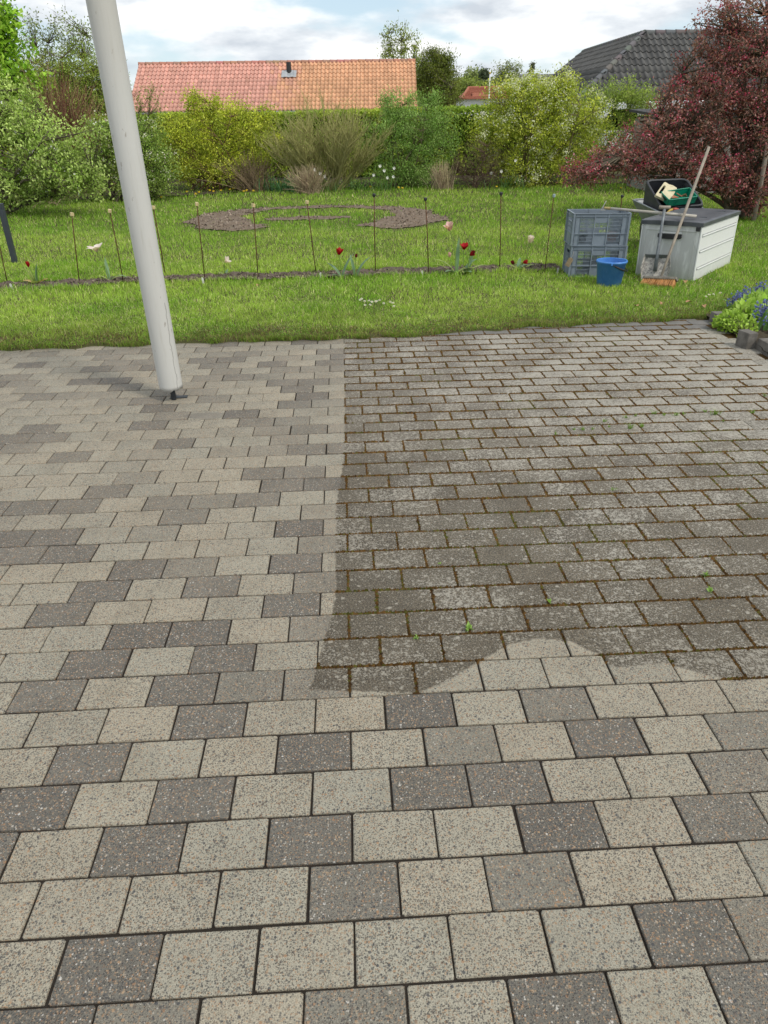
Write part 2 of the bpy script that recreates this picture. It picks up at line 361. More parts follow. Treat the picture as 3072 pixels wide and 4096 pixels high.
def paver_mesh(seed, L_, W_):
    r = random.Random(seed); hx, hy = L_/2, W_/2; c = 0.003
    out8 = []
    for sx, sy in ((-1, -1), (1, -1), (1, 1), (-1, 1)):
        cc = c*r.uniform(0.6, 1.6); a = (sx*hx, sy*(hy-cc)); b = (sx*(hx-cc), sy*hy)
        out8 += [a, b] if sx*sy > 0 else [b, a]
    V = []; rings = [(0.0, -0.05), (0.0, -0.0040), (0.0011, -0.0012), (0.0036, 0.0)]
    for ins, z in rings:
        for (x, y) in out8:
            jx = r.uniform(-0.0007, 0.0007)
            V.append((x-math.copysign(ins, x)+jx, y-math.copysign(ins, y)+jx, z+r.uniform(-0.0003, 0.0003)))
    Fs = [(k*8+j, k*8+(j+1) % 8, (k+1)*8+(j+1) % 8, (k+1)*8+j) for k in range(3) for j in range(8)]+[tuple(range(24, 32))]
    return np.array(V), Fs
PV = [paver_mesh(k, 0.2068, 0.1352) for k in range(6)]
PM = []
for k, (v, f) in enumerate(PV):
    me = bpy.data.meshes.new('paver'); me.from_pydata([tuple(q) for q in v], [], f); me.update(); me.materials.append(M_paver); PM.append(me)
DARK = {0: (-1.5, 3.5, 5.5), 1: (-1, 5), 2: (1.5,), 3: (-3, -1, 1, 4, 6), 4: (-2.5, -.5, 2.5, 3.5), 5: (-2, 1, 5), 6: (-.5, 2.5), 7: (-3, -1), 8: (-2.5, -.5), 9: (-2, -1), 10: (-3.5, .5), 11: (-3, -1), 12: (-2.5, .5)}
MID = {0: (-.5, 1.5), 1: (6,), 2: (3.5,), 4: (6.5,), 5: (3, 7), 6: (4.5,), 7: (0, 1), 9: (1,), 11: (1,), 12: (-1.5,)}
pav = []
br = random.Random(3)
for r in range(-5, 39):
    off = 0.0 if r % 2 else 0.5
    for k in range(-26, 20):
        u = k+off
        cx, cy = guv(u+0.5, r-0.5)
        if cx > PX1-0.06 or cx < -5.6 or cy < -0.1 or (cy > lawn_edge(np.array([cx]))[0]+0.16): continue
        ulo, uhi = u, u+1
        tone = 0.0 if br.random() > 0.38 else (1.0 if r < 15 else br.uniform(0.5, 1.0))
        if br.random() < 0.12: tone = 0.4
        if r in DARK: tone = 1.0 if u in DARK[r] else (0.6 if u in MID.get(r, ()) else 0.0)
        tone = min(1, max(0, tone+br.uniform(-0.12, 0.12)))
        ed = 0.85 if (r >= 36 and cx > 0.35) else (0.5 if r >= 37 else 0.0)
        ax, ay = proj(np.array([cx, cy, 0.0])); d_ = math.hypot(cx, cy, CH)
        vis = (-20 < ax < 1679) and (-20 < ay < 2240)
        zz = br.uniform(-0.0012, 0.0012); rot = YAW+br.gauss(0, 0.0035)
        dr = bool(dirty(cx, cy))
        if dr: zz += br.uniform(-0.0012, 0.0012); rot += br.gauss(0, 0.006)
        cx += br.gauss(0, 0.0008); cy += br.gauss(0, 0.0008)
        pav.append(((1/d_**3 if vis else 0), cx, cy, zz, rot, tone, br.random(), ed, max(-.008, min(.008, br.gauss(0, 0.0035))), max(-.008, min(.008, br.gauss(0, 0.0035)))))
pav.sort(key=lambda q: -q[0])
for i, (a_, x, y, z, rot, tone, rd, ed, tx, ty) in enumerate(pav[:300]):
    o = bpy.data.objects.new('paver', PM[i % 6]); o.parent = pavement; o.location = (x, y, z)
    o.rotation_euler = (tx, ty, rot+(math.pi if br.random() < 0.5 else 0)); o.color = (tone, rd, ed, 1); COL.objects.link(o)
parts = []
for i, (a_, x, y, z, rot, tone, rd, ed, tx, ty) in enumerate(pav[300:]):
    v, f = PV[i % 6]; R = np.array(Euler((tx, ty, rot)).to_matrix())
    vv = v @ R.T+[x, y, z]
    ft = np.array([q for F8 in f for q in ([(F8[0], F8[1], F8[2]), (F8[0], F8[2], F8[3])] if len(F8) == 4 else [(F8[0], F8[j], F8[j+1]) for j in range(1, 7)])])
    parts.append((vv, ft, np.tile([tone, rd, ed], (len(vv), 1))))
Vv, Ff, Cc = join(parts)
tag(np_mesh('pavers', Vv, Ff, M_paver_far, Cc, pavement), kind='stuff')

# moss in the unwashed joints
pts = []
for r in range(5, 39):
    n = 5200 if r > 14 else 2600
    u = rng.uniform(-4, 16, n); x, y = guv(u, np.full(n, float(r))+rng.normal(0, 0.017, n)); pts.append(np.stack([x, y], 1))
    off = 0.0 if r % 2 else 0.5
    ks = np.arange(-4, 16)+off; n2 = 60
    uu = np.repeat(ks, n2)+rng.normal(0, 0.011, n2*len(ks)); vv = r-rng.random(n2*len(ks)); x, y = guv(uu, vv); pts.append(np.stack([x, y], 1))
pts = np.concatenate(pts)
keep = dirty(pts[:, 0], pts[:, 1]) & (pts[:, 0] < PX1) & (pts[:, 1] < lawn_edge(pts[:, 0])+0.03)
cov = vnoise(pts[:, 0], pts[:, 1], 0.12, 3)*0.6+vnoise(pts[:, 0], pts[:, 1], 0.6, 4)*0.5
keep &= cov > 0.16+0.2*rng.random(len(pts))
pts = pts[keep]; N_ = len(pts)
if N_ > 80000: sel = rng.choice(N_, 80000, replace=False); pts = pts[sel]; N_ = 80000
rad = rng.uniform(0.0045, 0.0105, N_)*(0.75+0.9*vnoise(pts[:, 0], pts[:, 1], 0.07, 6))*(1+0.10*np.clip(pts[:, 1]-2, 0, 4)); hh = rng.uniform(0.002, 0.009, N_)-0.001
ang = np.linspace(0, 2*np.pi, 6)[:-1]
Vm = np.zeros((N_, 6, 3)); ja = rng.uniform(0, 6, N_)
for j, a in enumerate(ang):
    Vm[:, j, 0] = pts[:, 0]+rad*np.cos(a+ja); Vm[:, j, 1] = pts[:, 1]+rad*np.sin(a+ja)*0.8; Vm[:, j, 2] = -0.0069
Vm[:, 5, 0] = pts[:, 0]; Vm[:, 5, 1] = pts[:, 1]; Vm[:, 5, 2] = hh
Fm = (np.arange(N_)[:, None, None]*6+np.array([(j, (j+1) % 5, 5) for j in range(5)])[None]).reshape(-1, 3)
gn = vnoise(pts[:, 0], pts[:, 1], 0.5, 5)[:, None]; pick = rng.random((N_, 1))
cm = np.where(pick < 0.62, [0.130, 0.072, 0.024], np.where(pick < 0.86, [0.072, 0.042, 0.018], [0.10, 0.090, 0.022]))
cm = np.where((gn > 0.74) & (pick > 0.5), [0.10, 0.098, 0.024], cm)*rng.uniform(0.45, 1.15, (N_, 1))*np.interp(pts[:, 1], [1.6, 3.2], [0.72, 1.0])[:, None]
tag(np_mesh('joint_moss', Vm.reshape(-1, 3), Fm, leafmat('moss', 0.0, 0.95, 0.05), np.repeat(cm, 6, 0)), 'rusty brown and green moss filling the joints of the unwashed paving', 'moss', kind='stuff')

# ------------------------------------------------------------------ lawn
def ringmask(x, y):
    cx, cy = -1.12, 13.45
    dx, dy = (x-cx)/2.25, (y-cy)/1.95
    j = 0.07*(vnoise(x, y, 0.28, 6)-0.5)+0.05*(vnoise(x, y, 0.1, 2)-0.5)
    r = np.hypot(dx, dy)+j*1.6; a = np.degrees(np.arctan2(dy, dx))
    inner = np.where(np.abs(a-90) < 55, 0.93, np.where(np.abs(dx) > 0.2, 0.60, 0.7))
    inner = np.interp(np.abs(((a-90+180) % 360)-180), [0, 45, 75, 100, 140, 180], [0.80, 0.78, 0.62, 0.54, 0.58, 0.70])
    gap = (np.abs(((a+88+180) % 360)-180) < 32+20*(r-0.8))
    ring = (r < 1.0) & (r > inner) & ~gap
    sl_ = (np.abs(y-13.4-0.10*(x+1.2)+j*2) < 0.24*np.sqrt(np.clip(1-((x+1.25)/0.75)**2, 0, 1))) & (np.abs(x+1.25) < 0.75)
    return ring | sl_
BDX = np.array([-9, -4.1, -3.3, -2.7, -1.7, -.4, .5, 1.3, 2.0, 2.6]); BDY = np.array([7.6, 7.86, 7.98, 8.14, 8.20, 8.30, 8.42, 8.50, 8.56, 8.56])
def bedmask(x, y):
    w = 0.17+0.05*(vnoise(x, y*0, 0.5, 1)-0.5)+0.10*(vnoise(x, y, 0.14, 3)-0.5)
    return (np.abs(y-np.interp(x, BDX, BDY)) < w) & (x < 2.05) & (x > -9)
def rightbed(x, y): return (x > 2.84) & (y < 6.38-0.10*np.sin(x*5)) & (x < 4.6)
# footprints of what stands on the grass
BOX0, BOXYAW, BXW, BXL, BXH = np.array([2.80, 8.07]), -0.69, 0.62, 1.25, 0.56
def inbox(x, y, m=0.0):
    c, s = math.cos(BOXYAW), math.sin(BOXYAW); a = (x-BOX0[0])*c+(y-BOX0[1])*s; b = -(x-BOX0[0])*s+(y-BOX0[1])*c
    return (a > -m) & (a < BXW+m) & (b > -m) & (b < BXL+m)
CR0, CRYAW, CRW, CRD, CRH = np.array([2.045, 8.02]), -0.06, 0.60, 0.40, 0.325
def incrate(x, y, m=0.0):
    c, s = math.cos(CRYAW), math.sin(CRYAW); a = (x-CR0[0])*c+(y-CR0[1])*s; b = -(x-CR0[0])*s+(y-CR0[1])*c
    return (a > -m) & (a < CRW+m) & (b > -m) & (b < CRD+m)
BUC = np.array([2.372, 7.60])
def blocked(x, y):
    return inbox(x, y) | incrate(x, y) | (np.hypot(x-BUC[0], y-BUC[1]) < 0.115) | rightbed(x, y)
# ground sheet of the lawn
xs = np.linspace(-16, 14, 700); dyv = np.array([-0.02, 0.0, 0.02, 0.06, 0.15, 0.4, 0.8, 1.4, 2.2, 3.2, 5, 8, 12, 16, 20])
zv = np.array([-0.012, 0.008, 0.016, 0.018, 0.018, 0.018, 0.018, 0.018, 0.018, 0.018, 0.018, 0.018, 0.018, 0.018, 0.018])
le = lawn_edge(xs)
V = np.stack([np.repeat(xs, len(dyv)), (le[:, None]+dyv[None]).ravel(), np.tile(zv, len(xs))], 1)
V[:, 2] += 0.008*(vnoise(V[:, 0], V[:, 1], 0.12, 2)-0.5)*(V[:, 2] > 0)
ii = np.arange(len(V)).reshape(len(xs), -1)
Q = np.stack([ii[:-1, :-1], ii[1:, :-1], ii[1:, 1:], ii[:-1, 1:]], -1).reshape(-1, 4)
M_turf = simple('turf_soil', (0.075, 0.085, 0.028), 0.95, 0.35, 8, (0.10, 0.085, 0.045), 0.8, 0, 0.1, 80, 0.01)
tag(np_mesh('lawn', V, Q, M_turf, smooth=True), kind='structure')
def soilpatch(name, mask, x0, x1, y0, y1, st, z, amp, mat):
    nx, ny = int((x1-x0)/st), int((y1-y0)/st)
    X, Y = np.meshgrid(x0+np.arange(nx+1)*st, y0+np.arange(ny+1)*st, indexing='ij')
    Z = z+amp*(vnoise(X, Y, 0.09, 1)-0.3)+amp*0.8*(vnoise(X, Y, 0.035, 2)-0.5)
    cxm = X[:-1, :-1]+st/2; cym = Y[:-1, :-1]+st/2; k = mask(cxm, cym)
    i = np.arange(X.size).reshape(X.shape)
    Q = np.stack([i[:-1, :-1][k], i[1:, :-1][k], i[1:, 1:][k], i[:-1, 1:][k]], -1)
    o = np_mesh(name, np.stack([X, Y, Z], -1).reshape(-1, 3), Q, mat, smooth=True)
    return tag(o, kind='structure')
soilpatch('ring_bed', ringmask, -3.6, 1.4, 11.2, 15.6, 0.03, 0.026, 0.016, simple('ring_soil', (0.19, 0.142, 0.102), 0.95, 0.4, 6, (0.23, 0.185, 0.145), 0.9, 0, 0.1, 45, 0.02))
soilpatch('flower_bed', bedmask, -9, 2.1, 7.2, 8.9, 0.025, 0.030, 0.035, M_soil)
soilpatch('border_bed', lambda x, y: y > 16.6+0.0*x+0.35*vnoise(x, y*0, 0.5, 4)+np.interp(x, [-9, -6, -4.5, -2.5, 0.9, 4.4, 9], [0.1, 0.3, 0.9, 2.3, 2.9, 2.6, 2.3]), -12, 10, 16.5, 22.5, 0.1, 0.03, 0.05, M_mulch)
soilpatch('side_bed', rightbed, 2.84, 4.6, 4.2, 6.5, 0.03, 0.012, 0.04, M_mulch)

# ---- grass blades (one mass nobody could count)
def blades(P, h, w, col, two, lean=0.5):
    n = len(P); a = rng.uniform(0, 2*np.pi, n); side = np.stack([np.cos(a), np.sin(a), 0*a], 1)*w[:, None]/2
    b = rng.uniform(0, 2*np.pi, n); ln = (np.abs(rng.normal(0, lean, n))+0.08)*h
    ld = np.stack([np.cos(b)*ln, np.sin(b)*ln, 0*b], 1); up = np.zeros((n, 3)); up[:, 2] = h
    tip = P+ld+up*0.9
    if two:
        mid = P+ld*0.33+up*0.58
        V = np.stack([P-side, P+side, mid-side*0.8, mid+side*0.8, tip], 1).reshape(-1, 3); i = np.arange(n)[:, None, None]*5
        F_ = (i+np.array([(0, 1, 3), (0, 3, 2), (2, 3, 4)])[None]).reshape(-1, 3); k = 5
    else:
        V = np.stack([P-side, P+side, tip], 1).reshape(-1, 3); i = np.arange(n)[:, None, None]*3
        F_ = (i+np.array([(0, 1, 2)])[None]).reshape(-1, 3); k = 3
    return V, F_, np.repeat(col, k, 0)
def grasscol(x, y, n):
    a = vnoise(x, y, 1.1, 1); b = vnoise(x, y, 0.3, 2); c = vnoise(x, y, 3.5, 3); t = (0.45*a+0.3*b+0.35*c)[:, None]
    g1 = np.array([0.140, 0.252, 0.026]); g2 = np.array([0.228, 0.322, 0.052]); dk = np.array([0.082, 0.165, 0.018]); st = np.array([0.46, 0.43, 0.22])
    col = np.where(t < 0.5, dk+(g1-dk)*np.clip(t/0.5, 0, 1), g1+(g2-g1)*np.clip((t-0.5)/0.28, 0, 1))
    r = rng.random((n, 1)); col = np.where(r < 0.10, st*rng.uniform(0.7, 1.1, (n, 1)), col)
    return col*rng.uniform(0.65, 1.35, (n, 1))
parts = []
for (y0, y1, x0, x1, dens, hm, w, two) in ((5.4, 7.0, -6.0, 5.2, 8200, 0.040, 0.0036, True), (7.0, 9.3, -7.2, 6.6, 4600, 0.050, 0.0046, True), (9.3, 12.6, -9, 9, 1900, 0.058, 0.0075, False), (12.6, 16.5, -11.5, 11, 900, 0.062, 0.011, False), (16.5, 21.5, -14, 13, 420, 0.07, 0.016, False)):
    n = int((y1-y0)*(x1-x0)*dens); x = rng.uniform(x0, x1, n); y = rng.uniform(y0, y1, n)
    k = (y > lawn_edge(x)-0.005) & ~blocked(x, y)
    k &= ~(ringmask(x, y) & (rng.random(n) > 0.05)) & ~(bedmask(x, y) & (rng.random(n) > 0.05))
    x, y = x[k], y[k]; n = len(x)
    ln = vnoise(x, y, 0.5, 5)*0.5+vnoise(x, y, 0.16, 6)*0.6
    h = hm*(0.45+0.85*ln)*rng.uniform(0.55, 1.35, n)
    e = np.clip((y-lawn_edge(x))/0.35, 0, 1)
    col = grasscol(x, y, n)
    de = y-lawn_edge(x); near_ = np.clip(1-de/1.3, 0, 1)[:, None]*np.clip(vnoise(x, y, 0.35, 4)*1.6-0.25, 0, 1)[:, None]
    col = col*(1-0.38*near_)+near_*np.array([0.030, 0.022, 0.010])
    brown = (rng.random(n) > 0.22+0.78*np.clip(de/0.34+1.3*vnoise(x, y, 0.16, 7)-0.62, 0, 1))[:, None]
    col = np.where(brown, np.array([0.15, 0.115, 0.055])*rng.uniform(0.4, 1.25, (n, 1)), col)
    h *= 0.6+0.4*e
    long_ = (bedmask(x+0.03, y-0.10) | bedmask(x-0.03, y+0.12)) & ~bedmask(x, y); h *= np.where(long_, 1.35, 1)
    h *= np.where(ringmask(x, y+0.3) | ringmask(x, y+0.12), 0.5, 1)
    parts.append(blades(np.stack([x, y, np.full(n, 0.014)], 1), h, np.full(n, w)*rng.uniform(0.7, 1.3, n), col, two, 0.55 if y0 < 9 else 0.4))
# pale seed heads of the meadow grass
for (y0, y1, n, s) in ((5.8, 7.9, 30000, 0.0055), (8.6, 12, 9000, 0.009)):
    x = rng.uniform(-6.5, 6, n); y = rng.uniform(y0, y1, n); q = vnoise(x, y, 0.6, 4)+0.5*vnoise(x, y, 0.2, 5)
    k = (q > 0.70) & (y > lawn_edge(x)+0.12) & ~blocked(x, y) & ~bedmask(x, y) & ~ringmask(x, y); x, y = x[k], y[k]; n = len(x)
    C = np.stack([x, y, rng.uniform(0.035, 0.065, n)], 1)
    parts.append(leaves(C, s*rng.uniform(0.6, 1.8, n), np.array([0.42, 0.43, 0.25])*rng.uniform(0.6, 1.1, (n, 1)), 1.0, 0.5))
# tufts creeping over the first pavers
n = 15000; x = rng.uniform(-6, 2.85, n); q = vnoise(x, x*0, 0.13, 5); k = rng.random(n) < np.clip(q*2.2-0.55, 0.04, 1); x = x[k]; n = len(x); y = lawn_edge(x)+rng.uniform(-0.035, 0.05, n)*(0.4+vnoise(x, x*0, 0.2, 3))
parts.append(blades(np.stack([x, y, np.full(n, 0.004)], 1), rng.uniform(0.02, 0.06, n), rng.uniform(0.0025, 0.0045, n), np.where(rng.random((n, 1)) < 0.3, [0.20, 0.165, 0.07], [0.125, 0.195, 0.028])*rng.uniform(0.5, 1.3, (n, 1)), True, 0.9))
# small broad-leaved weeds (clover, yarrow) along the trodden edge
n = 26000; x = rng.uniform(-6, 3.2, n); dd = np.abs(rng.normal(0.0, 0.30, n)); y = lawn_edge(x)+dd
k = ~blocked(x, y) & (vnoise(x, y, 0.25, 6) > 0.36); x, y = x[k], y[k]; n = len(x)
parts.append(leaves(np.stack([x, y, rng.uniform(0.014, 0.035, n)], 1), rng.uniform(0.008, 0.017, n), np.where(rng.random((n, 1)) < 0.22, [0.20, 0.15, 0.075], [0.12, 0.20, 0.035])*rng.uniform(0.5, 1.3, (n, 1)), 0.6, 0.7))
Vv, Ff, Cc = join(parts)
tag(np_mesh('lawn_grass', Vv, Ff, M_grass, Cc), 'short spring lawn grass with pale seed heads', 'grass', kind='stuff')

# ================================================================== hard things
WHITE = (0.53, 0.525, 0.495)
# ---- white round post
M_post, gg = newmat('post_white_paint')
pos = gg.n('ShaderNodeNewGeometry').outputs['Position']; sx = gg.n('ShaderNodeSeparateXYZ', {0: pos})
str_ = gg.n('ShaderNodeMapping', {'Vector': pos, 'Scale': (30, 30, 2.2)}).outputs[0]
dirt = gg.step(gg.noise(str_, 1.6, 5, 0.65), 0.52, 0.80); spk = gg.step(gg.noise(gg.n('ShaderNodeMapping', {'Vector': pos, 'Scale': (1, 1, 0.45)}).outputs[0], 38, 3, 0.6), 0.67, 0.73)
low = gg.m('SUBTRACT', 1.0, gg.step(sx.outputs[2], 0.05, 0.75))
crk_x = gg.m('ADD', gg.m('SUBTRACT', sx.outputs[0], -1.300), gg.m('MULTIPLY_ADD', gg.noise(gg.n('ShaderNodeMapping', {'Vector': pos, 'Scale': (0, 0, 1)}).outputs[0], 9, 4), 0.030, -0.015))
crk = gg.m('MULTIPLY', gg.m('MULTIPLY', gg.m('LESS_THAN', gg.m('ABSOLUTE', crk_x), 0.0013), gg.m('LESS_THAN', sx.outputs[2], 0.62)), gg.m('LESS_THAN', sx.outputs[1], 4.36))
pc = gg.mix(gg.m('MULTIPLY', gg.m('MAXIMUM', dirt, gg.m('MULTIPLY', gg.step(gg.m('MULTIPLY_ADD', dirt, 0.4, sx.outputs[2]), 1.5, 2.3), 0.9)), 0.6), WHITE, (0.42, 0.40, 0.35)); pc = gg.mix(gg.m('MULTIPLY', spk, 0.75), pc, (0.28, 0.25, 0.21)); pc = gg.mix(gg.m('MULTIPLY', crk, 0.6), pc, (0.12, 0.11, 0.10))  # dirt streaks, plus shade from the roof painted in as a darker top
bp = gg.n('ShaderNodeBump', {'Strength': 0.25, 'Distance': 0.003, 'Height': gg.m('SUBTRACT', gg.noise(str_, 3, 3), crk)})
out(gg, gg.n('ShaderNodeBsdfPrincipled', {'Base Color': pc, 'Roughness': 0.5, 'Specular IOR Level': 0.4, 'Normal': bp.outputs[0]}).outputs[0])
M_steel_dk = simple('dark_steel', (0.055, 0.06, 0.065), 0.5, 0.2, 30, None, 0.2, 0.6)
PB = np.array([-1.3535, 4.376, 0.0])
t = thing('support_post', 'thick white round post standing on a thin dark steel foot in the paving', 'post', PB)
R = np.array(Euler((0, -0.0165, 0)).to_matrix())
prof = [(0.060, 0.078), (0.0715, 0.074), (0.0728, 0.10)] + [(0.0725, z) for z in np.linspace(0.2, 2.62, 14)]
rr_ = random.Random(2); chip = [rr_.uniform(-0.006, 0.004) for _ in range(40)]
mb = MB().lathe(prof, 40, (0, 0, 0), R)
mb.v = [(x, y, z+(chip[i % 40]*1.6 if i < 80 else 0)) for i, (x, y, z) in enumerate(mb.v)]
mb.add([(0, 0, 0.079)], [])
mb.f += [(j, (j+1) % 40, len(mb.v)-1)[::-1] for j in range(40)]
mb.v = [(a+PB[0], b+PB[1], c+PB[2]) for a, b, c in mb.v]
mb.build('shaft', M_post, t, smooth=True)
MB().tube([PB+[0.008, -0.01, -0.03], PB+[0.006, -0.01, 0.085]], 0.0165, 16).build('steel_foot', M_steel_dk, t, smooth=False)
MB().box(PB+[0.03, 0.03, 0.004], (0.11, 0.045, 0.004), rz(0.1)).build('base_plate', M_steel_dk, t, bevel=0.001)
tb = thing('roof_beam', 'white timber beam carried by the post above the frame', 'beam', (-1.4, 4.38, 2.62))
MB().box((-1.4, 4.38, 2.71), (5.4, 0.10, 0.18)).build('beam', M_post, tb, bevel=0.006)
tag(tb, kind='structure')

# ---- rusty rods
M_rust = simple('rusty_iron', (0.085, 0.040, 0.022), 0.85, 0.35, 60, (0.15, 0.07, 0.035), 0.5, 0.2, 0.3, 300)
M_cream = simple('cream_plastic', (0.62, 0.50, 0.26), 0.55, 0.15, 40); M_blk = simple('black_plastic', (0.022, 0.022, 0.024), 0.5, 0.25, 25, (0.04, 0.04, 0.042)); M_bluegrey = simple('pale_blue_plastic', (0.34, 0.44, 0.46), 0.55)
RG = 'rusty rods along the flower bed'
rods = [((17, 617), (0.03, 0.66), 'c', 'rusty garden rod at the left edge of the picture beside the grey frame'),
        ((172, 617), (0.079, 0.735), 'c', 'cream-capped rusty rod left of the wide open white tulip'),
        ((267, 612), (-0.005, 0.752), 'c', 'cream-capped rusty rod between the wide open white tulip and the white post'),
        ((358, 600), (-0.016, 0.752), 'c', 'cream-capped rusty rod half hidden just behind the white post'),
        ((443, 608), (0.019, 0.803), 'c', 'cream-capped rusty rod in front of the left end of the ring bed'),
        ((558, 607), (0.024, 0.81), 'e', 'rusty rod poking up through its low cream cap, in front of the inner ring'),
        ((683, 592), (-0.057, 0.775), 'c', 'leaning cream-capped rusty rod left of the nodding red tulip'),
        ((811, 590), (-0.001, 0.84), 'b', 'black-capped rusty rod right of the withered dark tulip'),
        ((926, 597), (-0.05, 0.815), 'b', 'black-capped rusty rod left of the tall pink tulip'),
        ((1079, 587), (-0.041, 0.84), 'b', 'black-capped rusty rod between the tall pink tulip and the small white tulip'),
        ((1175, 600), (0.024, 0.845), 'p', 'thin dark rod with a pale blue cap left of the grey crates'),
        (None, None, 'b', 'black-capped rusty rod out on the lawn behind the crates')]
for base, tp, cap, lab in rods:
    if base is None: B = np.array([3.0, 9.5, 0.0]); dx, zt = -0.02, 0.70
    else: B = gp(*base); dx, zt = tp
    t = thing('garden_rod', lab, 'rod', B, RG)
    a = B+[0, 0, -0.02]; b = B+[dx, 0, zt]; mid = (a+b)/2+[rr_.uniform(-.006, .006), 0, 0]
    MB().tube([a, mid, b], 0.0055 if cap != 'p' else 0.0045, 7).build('rod', M_rust, t, smooth=True)
    c = b+[0, 0, -0.012] if cap != 'e' else a+(b-a)*0.955
    if cap in 'ce': MB().box(c, (0.034, 0.03, 0.036), np.array(Euler((0.1, 0.15, rr_.uniform(0, 1))).to_matrix())).build('cap', M_cream, t, bevel=0.004)
    elif cap == 'b':
        mb = MB().lathe([(0.001, 0.012), (0.015, 0.012), (0.018, 0.004), (0.016, -0.016), (0.011, -0.022), (0.001, -0.022)], 12, c); mb.box(c+[0.014, 0, -0.004], (0.012, 0.02, 0.016)); mb.build('cap', M_blk, t, bevel=0.001)
    else: MB().lathe([(0.001, 0.014), (0.013, 0.014), (0.015, 0.006), (0.014, -0.014), (0.008, -0.018)], 12, c).build('cap', M_bluegrey, t)

# ---- grey crates
M_crate = simple('grey_crate_plastic', (0.215, 0.255, 0.300), 0.5, 0.14, 7, (0.175, 0.21, 0.25), 0.12, 0, 0.45, 90)
def crate(z0, label, yawd, shift):
    Bc = np.array([CR0[0]+shift[0], CR0[1]+shift[1], z0])
    t = thing('plastic_crate', label, 'crate', Bc, 'grey stacking crates')
    Mx = Matrix.Translation(Bc) @ Matrix.Rotation(CRYAW+yawd, 4, 'Z')
    W_, D_, H_ = CRW, CRD, CRH; th = 0.012
    mb = MB(); mb.bx(0.02, W_-0.02, 0.02, D_-0.02, 0.0, 0.012)
    for i in range(1, 6): mb.bx(0.02, W_-0.02, i*D_/6-0.004, i*D_/6+0.004, 0.012, 0.02)
    mb.xf(Mx).build('base', M_crate, t)
    mb = MB()
    for x0, x1, y0, y1 in ((0, W_, 0, 0.016), (0, W_, D_-0.016, D_), (0, 0.016, 0.016, D_-0.016), (W_-0.016, W_, 0.016, D_-0.016)):
        mb.bx(x0, x1, y0, y1, H_-0.006, H_); mb.bx(x0+.002, x1-.002, y0+.002, y1-.002, H_-0.034, H_-0.029)
    mb.xf(Mx).build('rim', M_crate, t, bevel=0.0012)
    def wall(width, long_):
        a, gr = MB(), MB(); zt = H_-0.006; zm = 0.122
        e = 0.085 if long_ else 0.075
        a.bx(0, e, 0.010, 0.010+th, 0.0, zt); a.bx(width-e, width, 0.010, 0.010+th, 0.0, zt)           # corner plates
        a.bx(0, width, 0.002, 0.010, 0.0, 0.007); a.bx(0, width, 0.0, 0.010, zm-0.003, zm+0.003)          # ribs
        a.bx(e, width-e, 0.010, 0.010+th, H_-0.05, zt); a.bx(e, width-e, 0.010, 0.010+th, 0.0, 0.012); a.bx(e, width-e, 0.010, 0.010+th, zm-0.006, zm+0.010)
        for q in (0.0, 0.03, e-0.004, width-e, width-0.034, width-0.004): a.bx(q, q+0.004, 0.0025, 0.010, 0.007, zt)
        if long_:
            c0, c1 = width/2-0.068, width/2+0.068
            for q in (c0-0.004, c1): a.bx(q-0.004, q+0.008, 0.0025, 0.010+th, 0.012, zt)
            a.bx(c0, c1, 0.010, 0.010+th, 0.012, zm-0.006); a.bx(c0, c1, 0.008, 0.010+th, H_-0.095, H_-0.05)
            panels = [(e, c0-0.008, 0.012, zm-0.006), (c1+0.008, width-e, 0.012, zm-0.006), (e, c0-0.008, zm+0.010, H_-0.05), (c1+0.008, width-e, zm+0.010, H_-0.05), (c0+0.004, c1-0.004, zm+0.010, H_-0.095)]
        else:
            a.bx(e, width-e, 0.010, 0.010+th, 0.012, zm-0.006); a.bx(e, e+0.03, 0.010, 0.010+th, zm+0.01, H_-0.05); a.bx(width-e-0.03, width-e, 0.010, 0.010+th, zm+0.01, H_-0.05)
            panels = [(e+0.03, width-e-0.03, zm+0.010, H_-0.095)]; a.bx(e+0.03, width-e-0.03, 0.010, 0.010+th, H_-0.058, H_-0.05)
        for (x0, x1, y0, y1) in panels:
            n = max(4, int((x1-x0)/0.0118))
            for i in range(n+1):
                xx = x0+(x1-x0)*i/n; gr.bx(xx-0.0022, xx+0.0022, 0.011, 0.019, y0, y1)
            k = max(2, int(round((y1-y0)/0.040)))
            for i in range(k+1):
                yy = y0+(y1-y0)*i/k; gr.bx(x0, x1, 0.0105, 0.0195, yy-0.0022, yy+0.0022)
        return a, gr
    for nm, T_, wd, lg in (('side_panel', Matrix.Identity(4), W_, True), ('side_panel', Matrix.Translation((W_, D_, 0)) @ Matrix.Rotation(math.pi, 4, 'Z'), W_, True),
                       ('end_panel', Matrix.Translation((0, D_-0.001, 0)) @ Matrix.Rotation(-math.pi/2, 4, 'Z'), D_-0.002, False), ('end_panel', Matrix.Translation((W_, 0.001, 0)) @ Matrix.Rotation(math.pi/2, 4, 'Z'), D_-0.002, False)):
        a, gr = wall(wd, lg)
        p = a.xf(Mx @ T_).build(nm, M_crate, t); gr.xf(Mx @ T_).build('grille', M_crate, p)
    return t, Mx
_, MX1 = crate(0.012, 'grey slatted plastic crate standing on the grass with a tag on its corner', 0.0, (0, 0))
_, MX2 = crate(0.012+CRH+0.003, 'grey slatted plastic crate on top of the other crate', 0.012, (-0.012, -0.008))
M_terra = simple('terracotta', (0.33, 0.12, 0.06), 0.8, 0.25, 25, (0.42, 0.2, 0.12)); M_dkpot = simple('dark_plastic_pot', (0.03, 0.026, 0.024), 0.6)
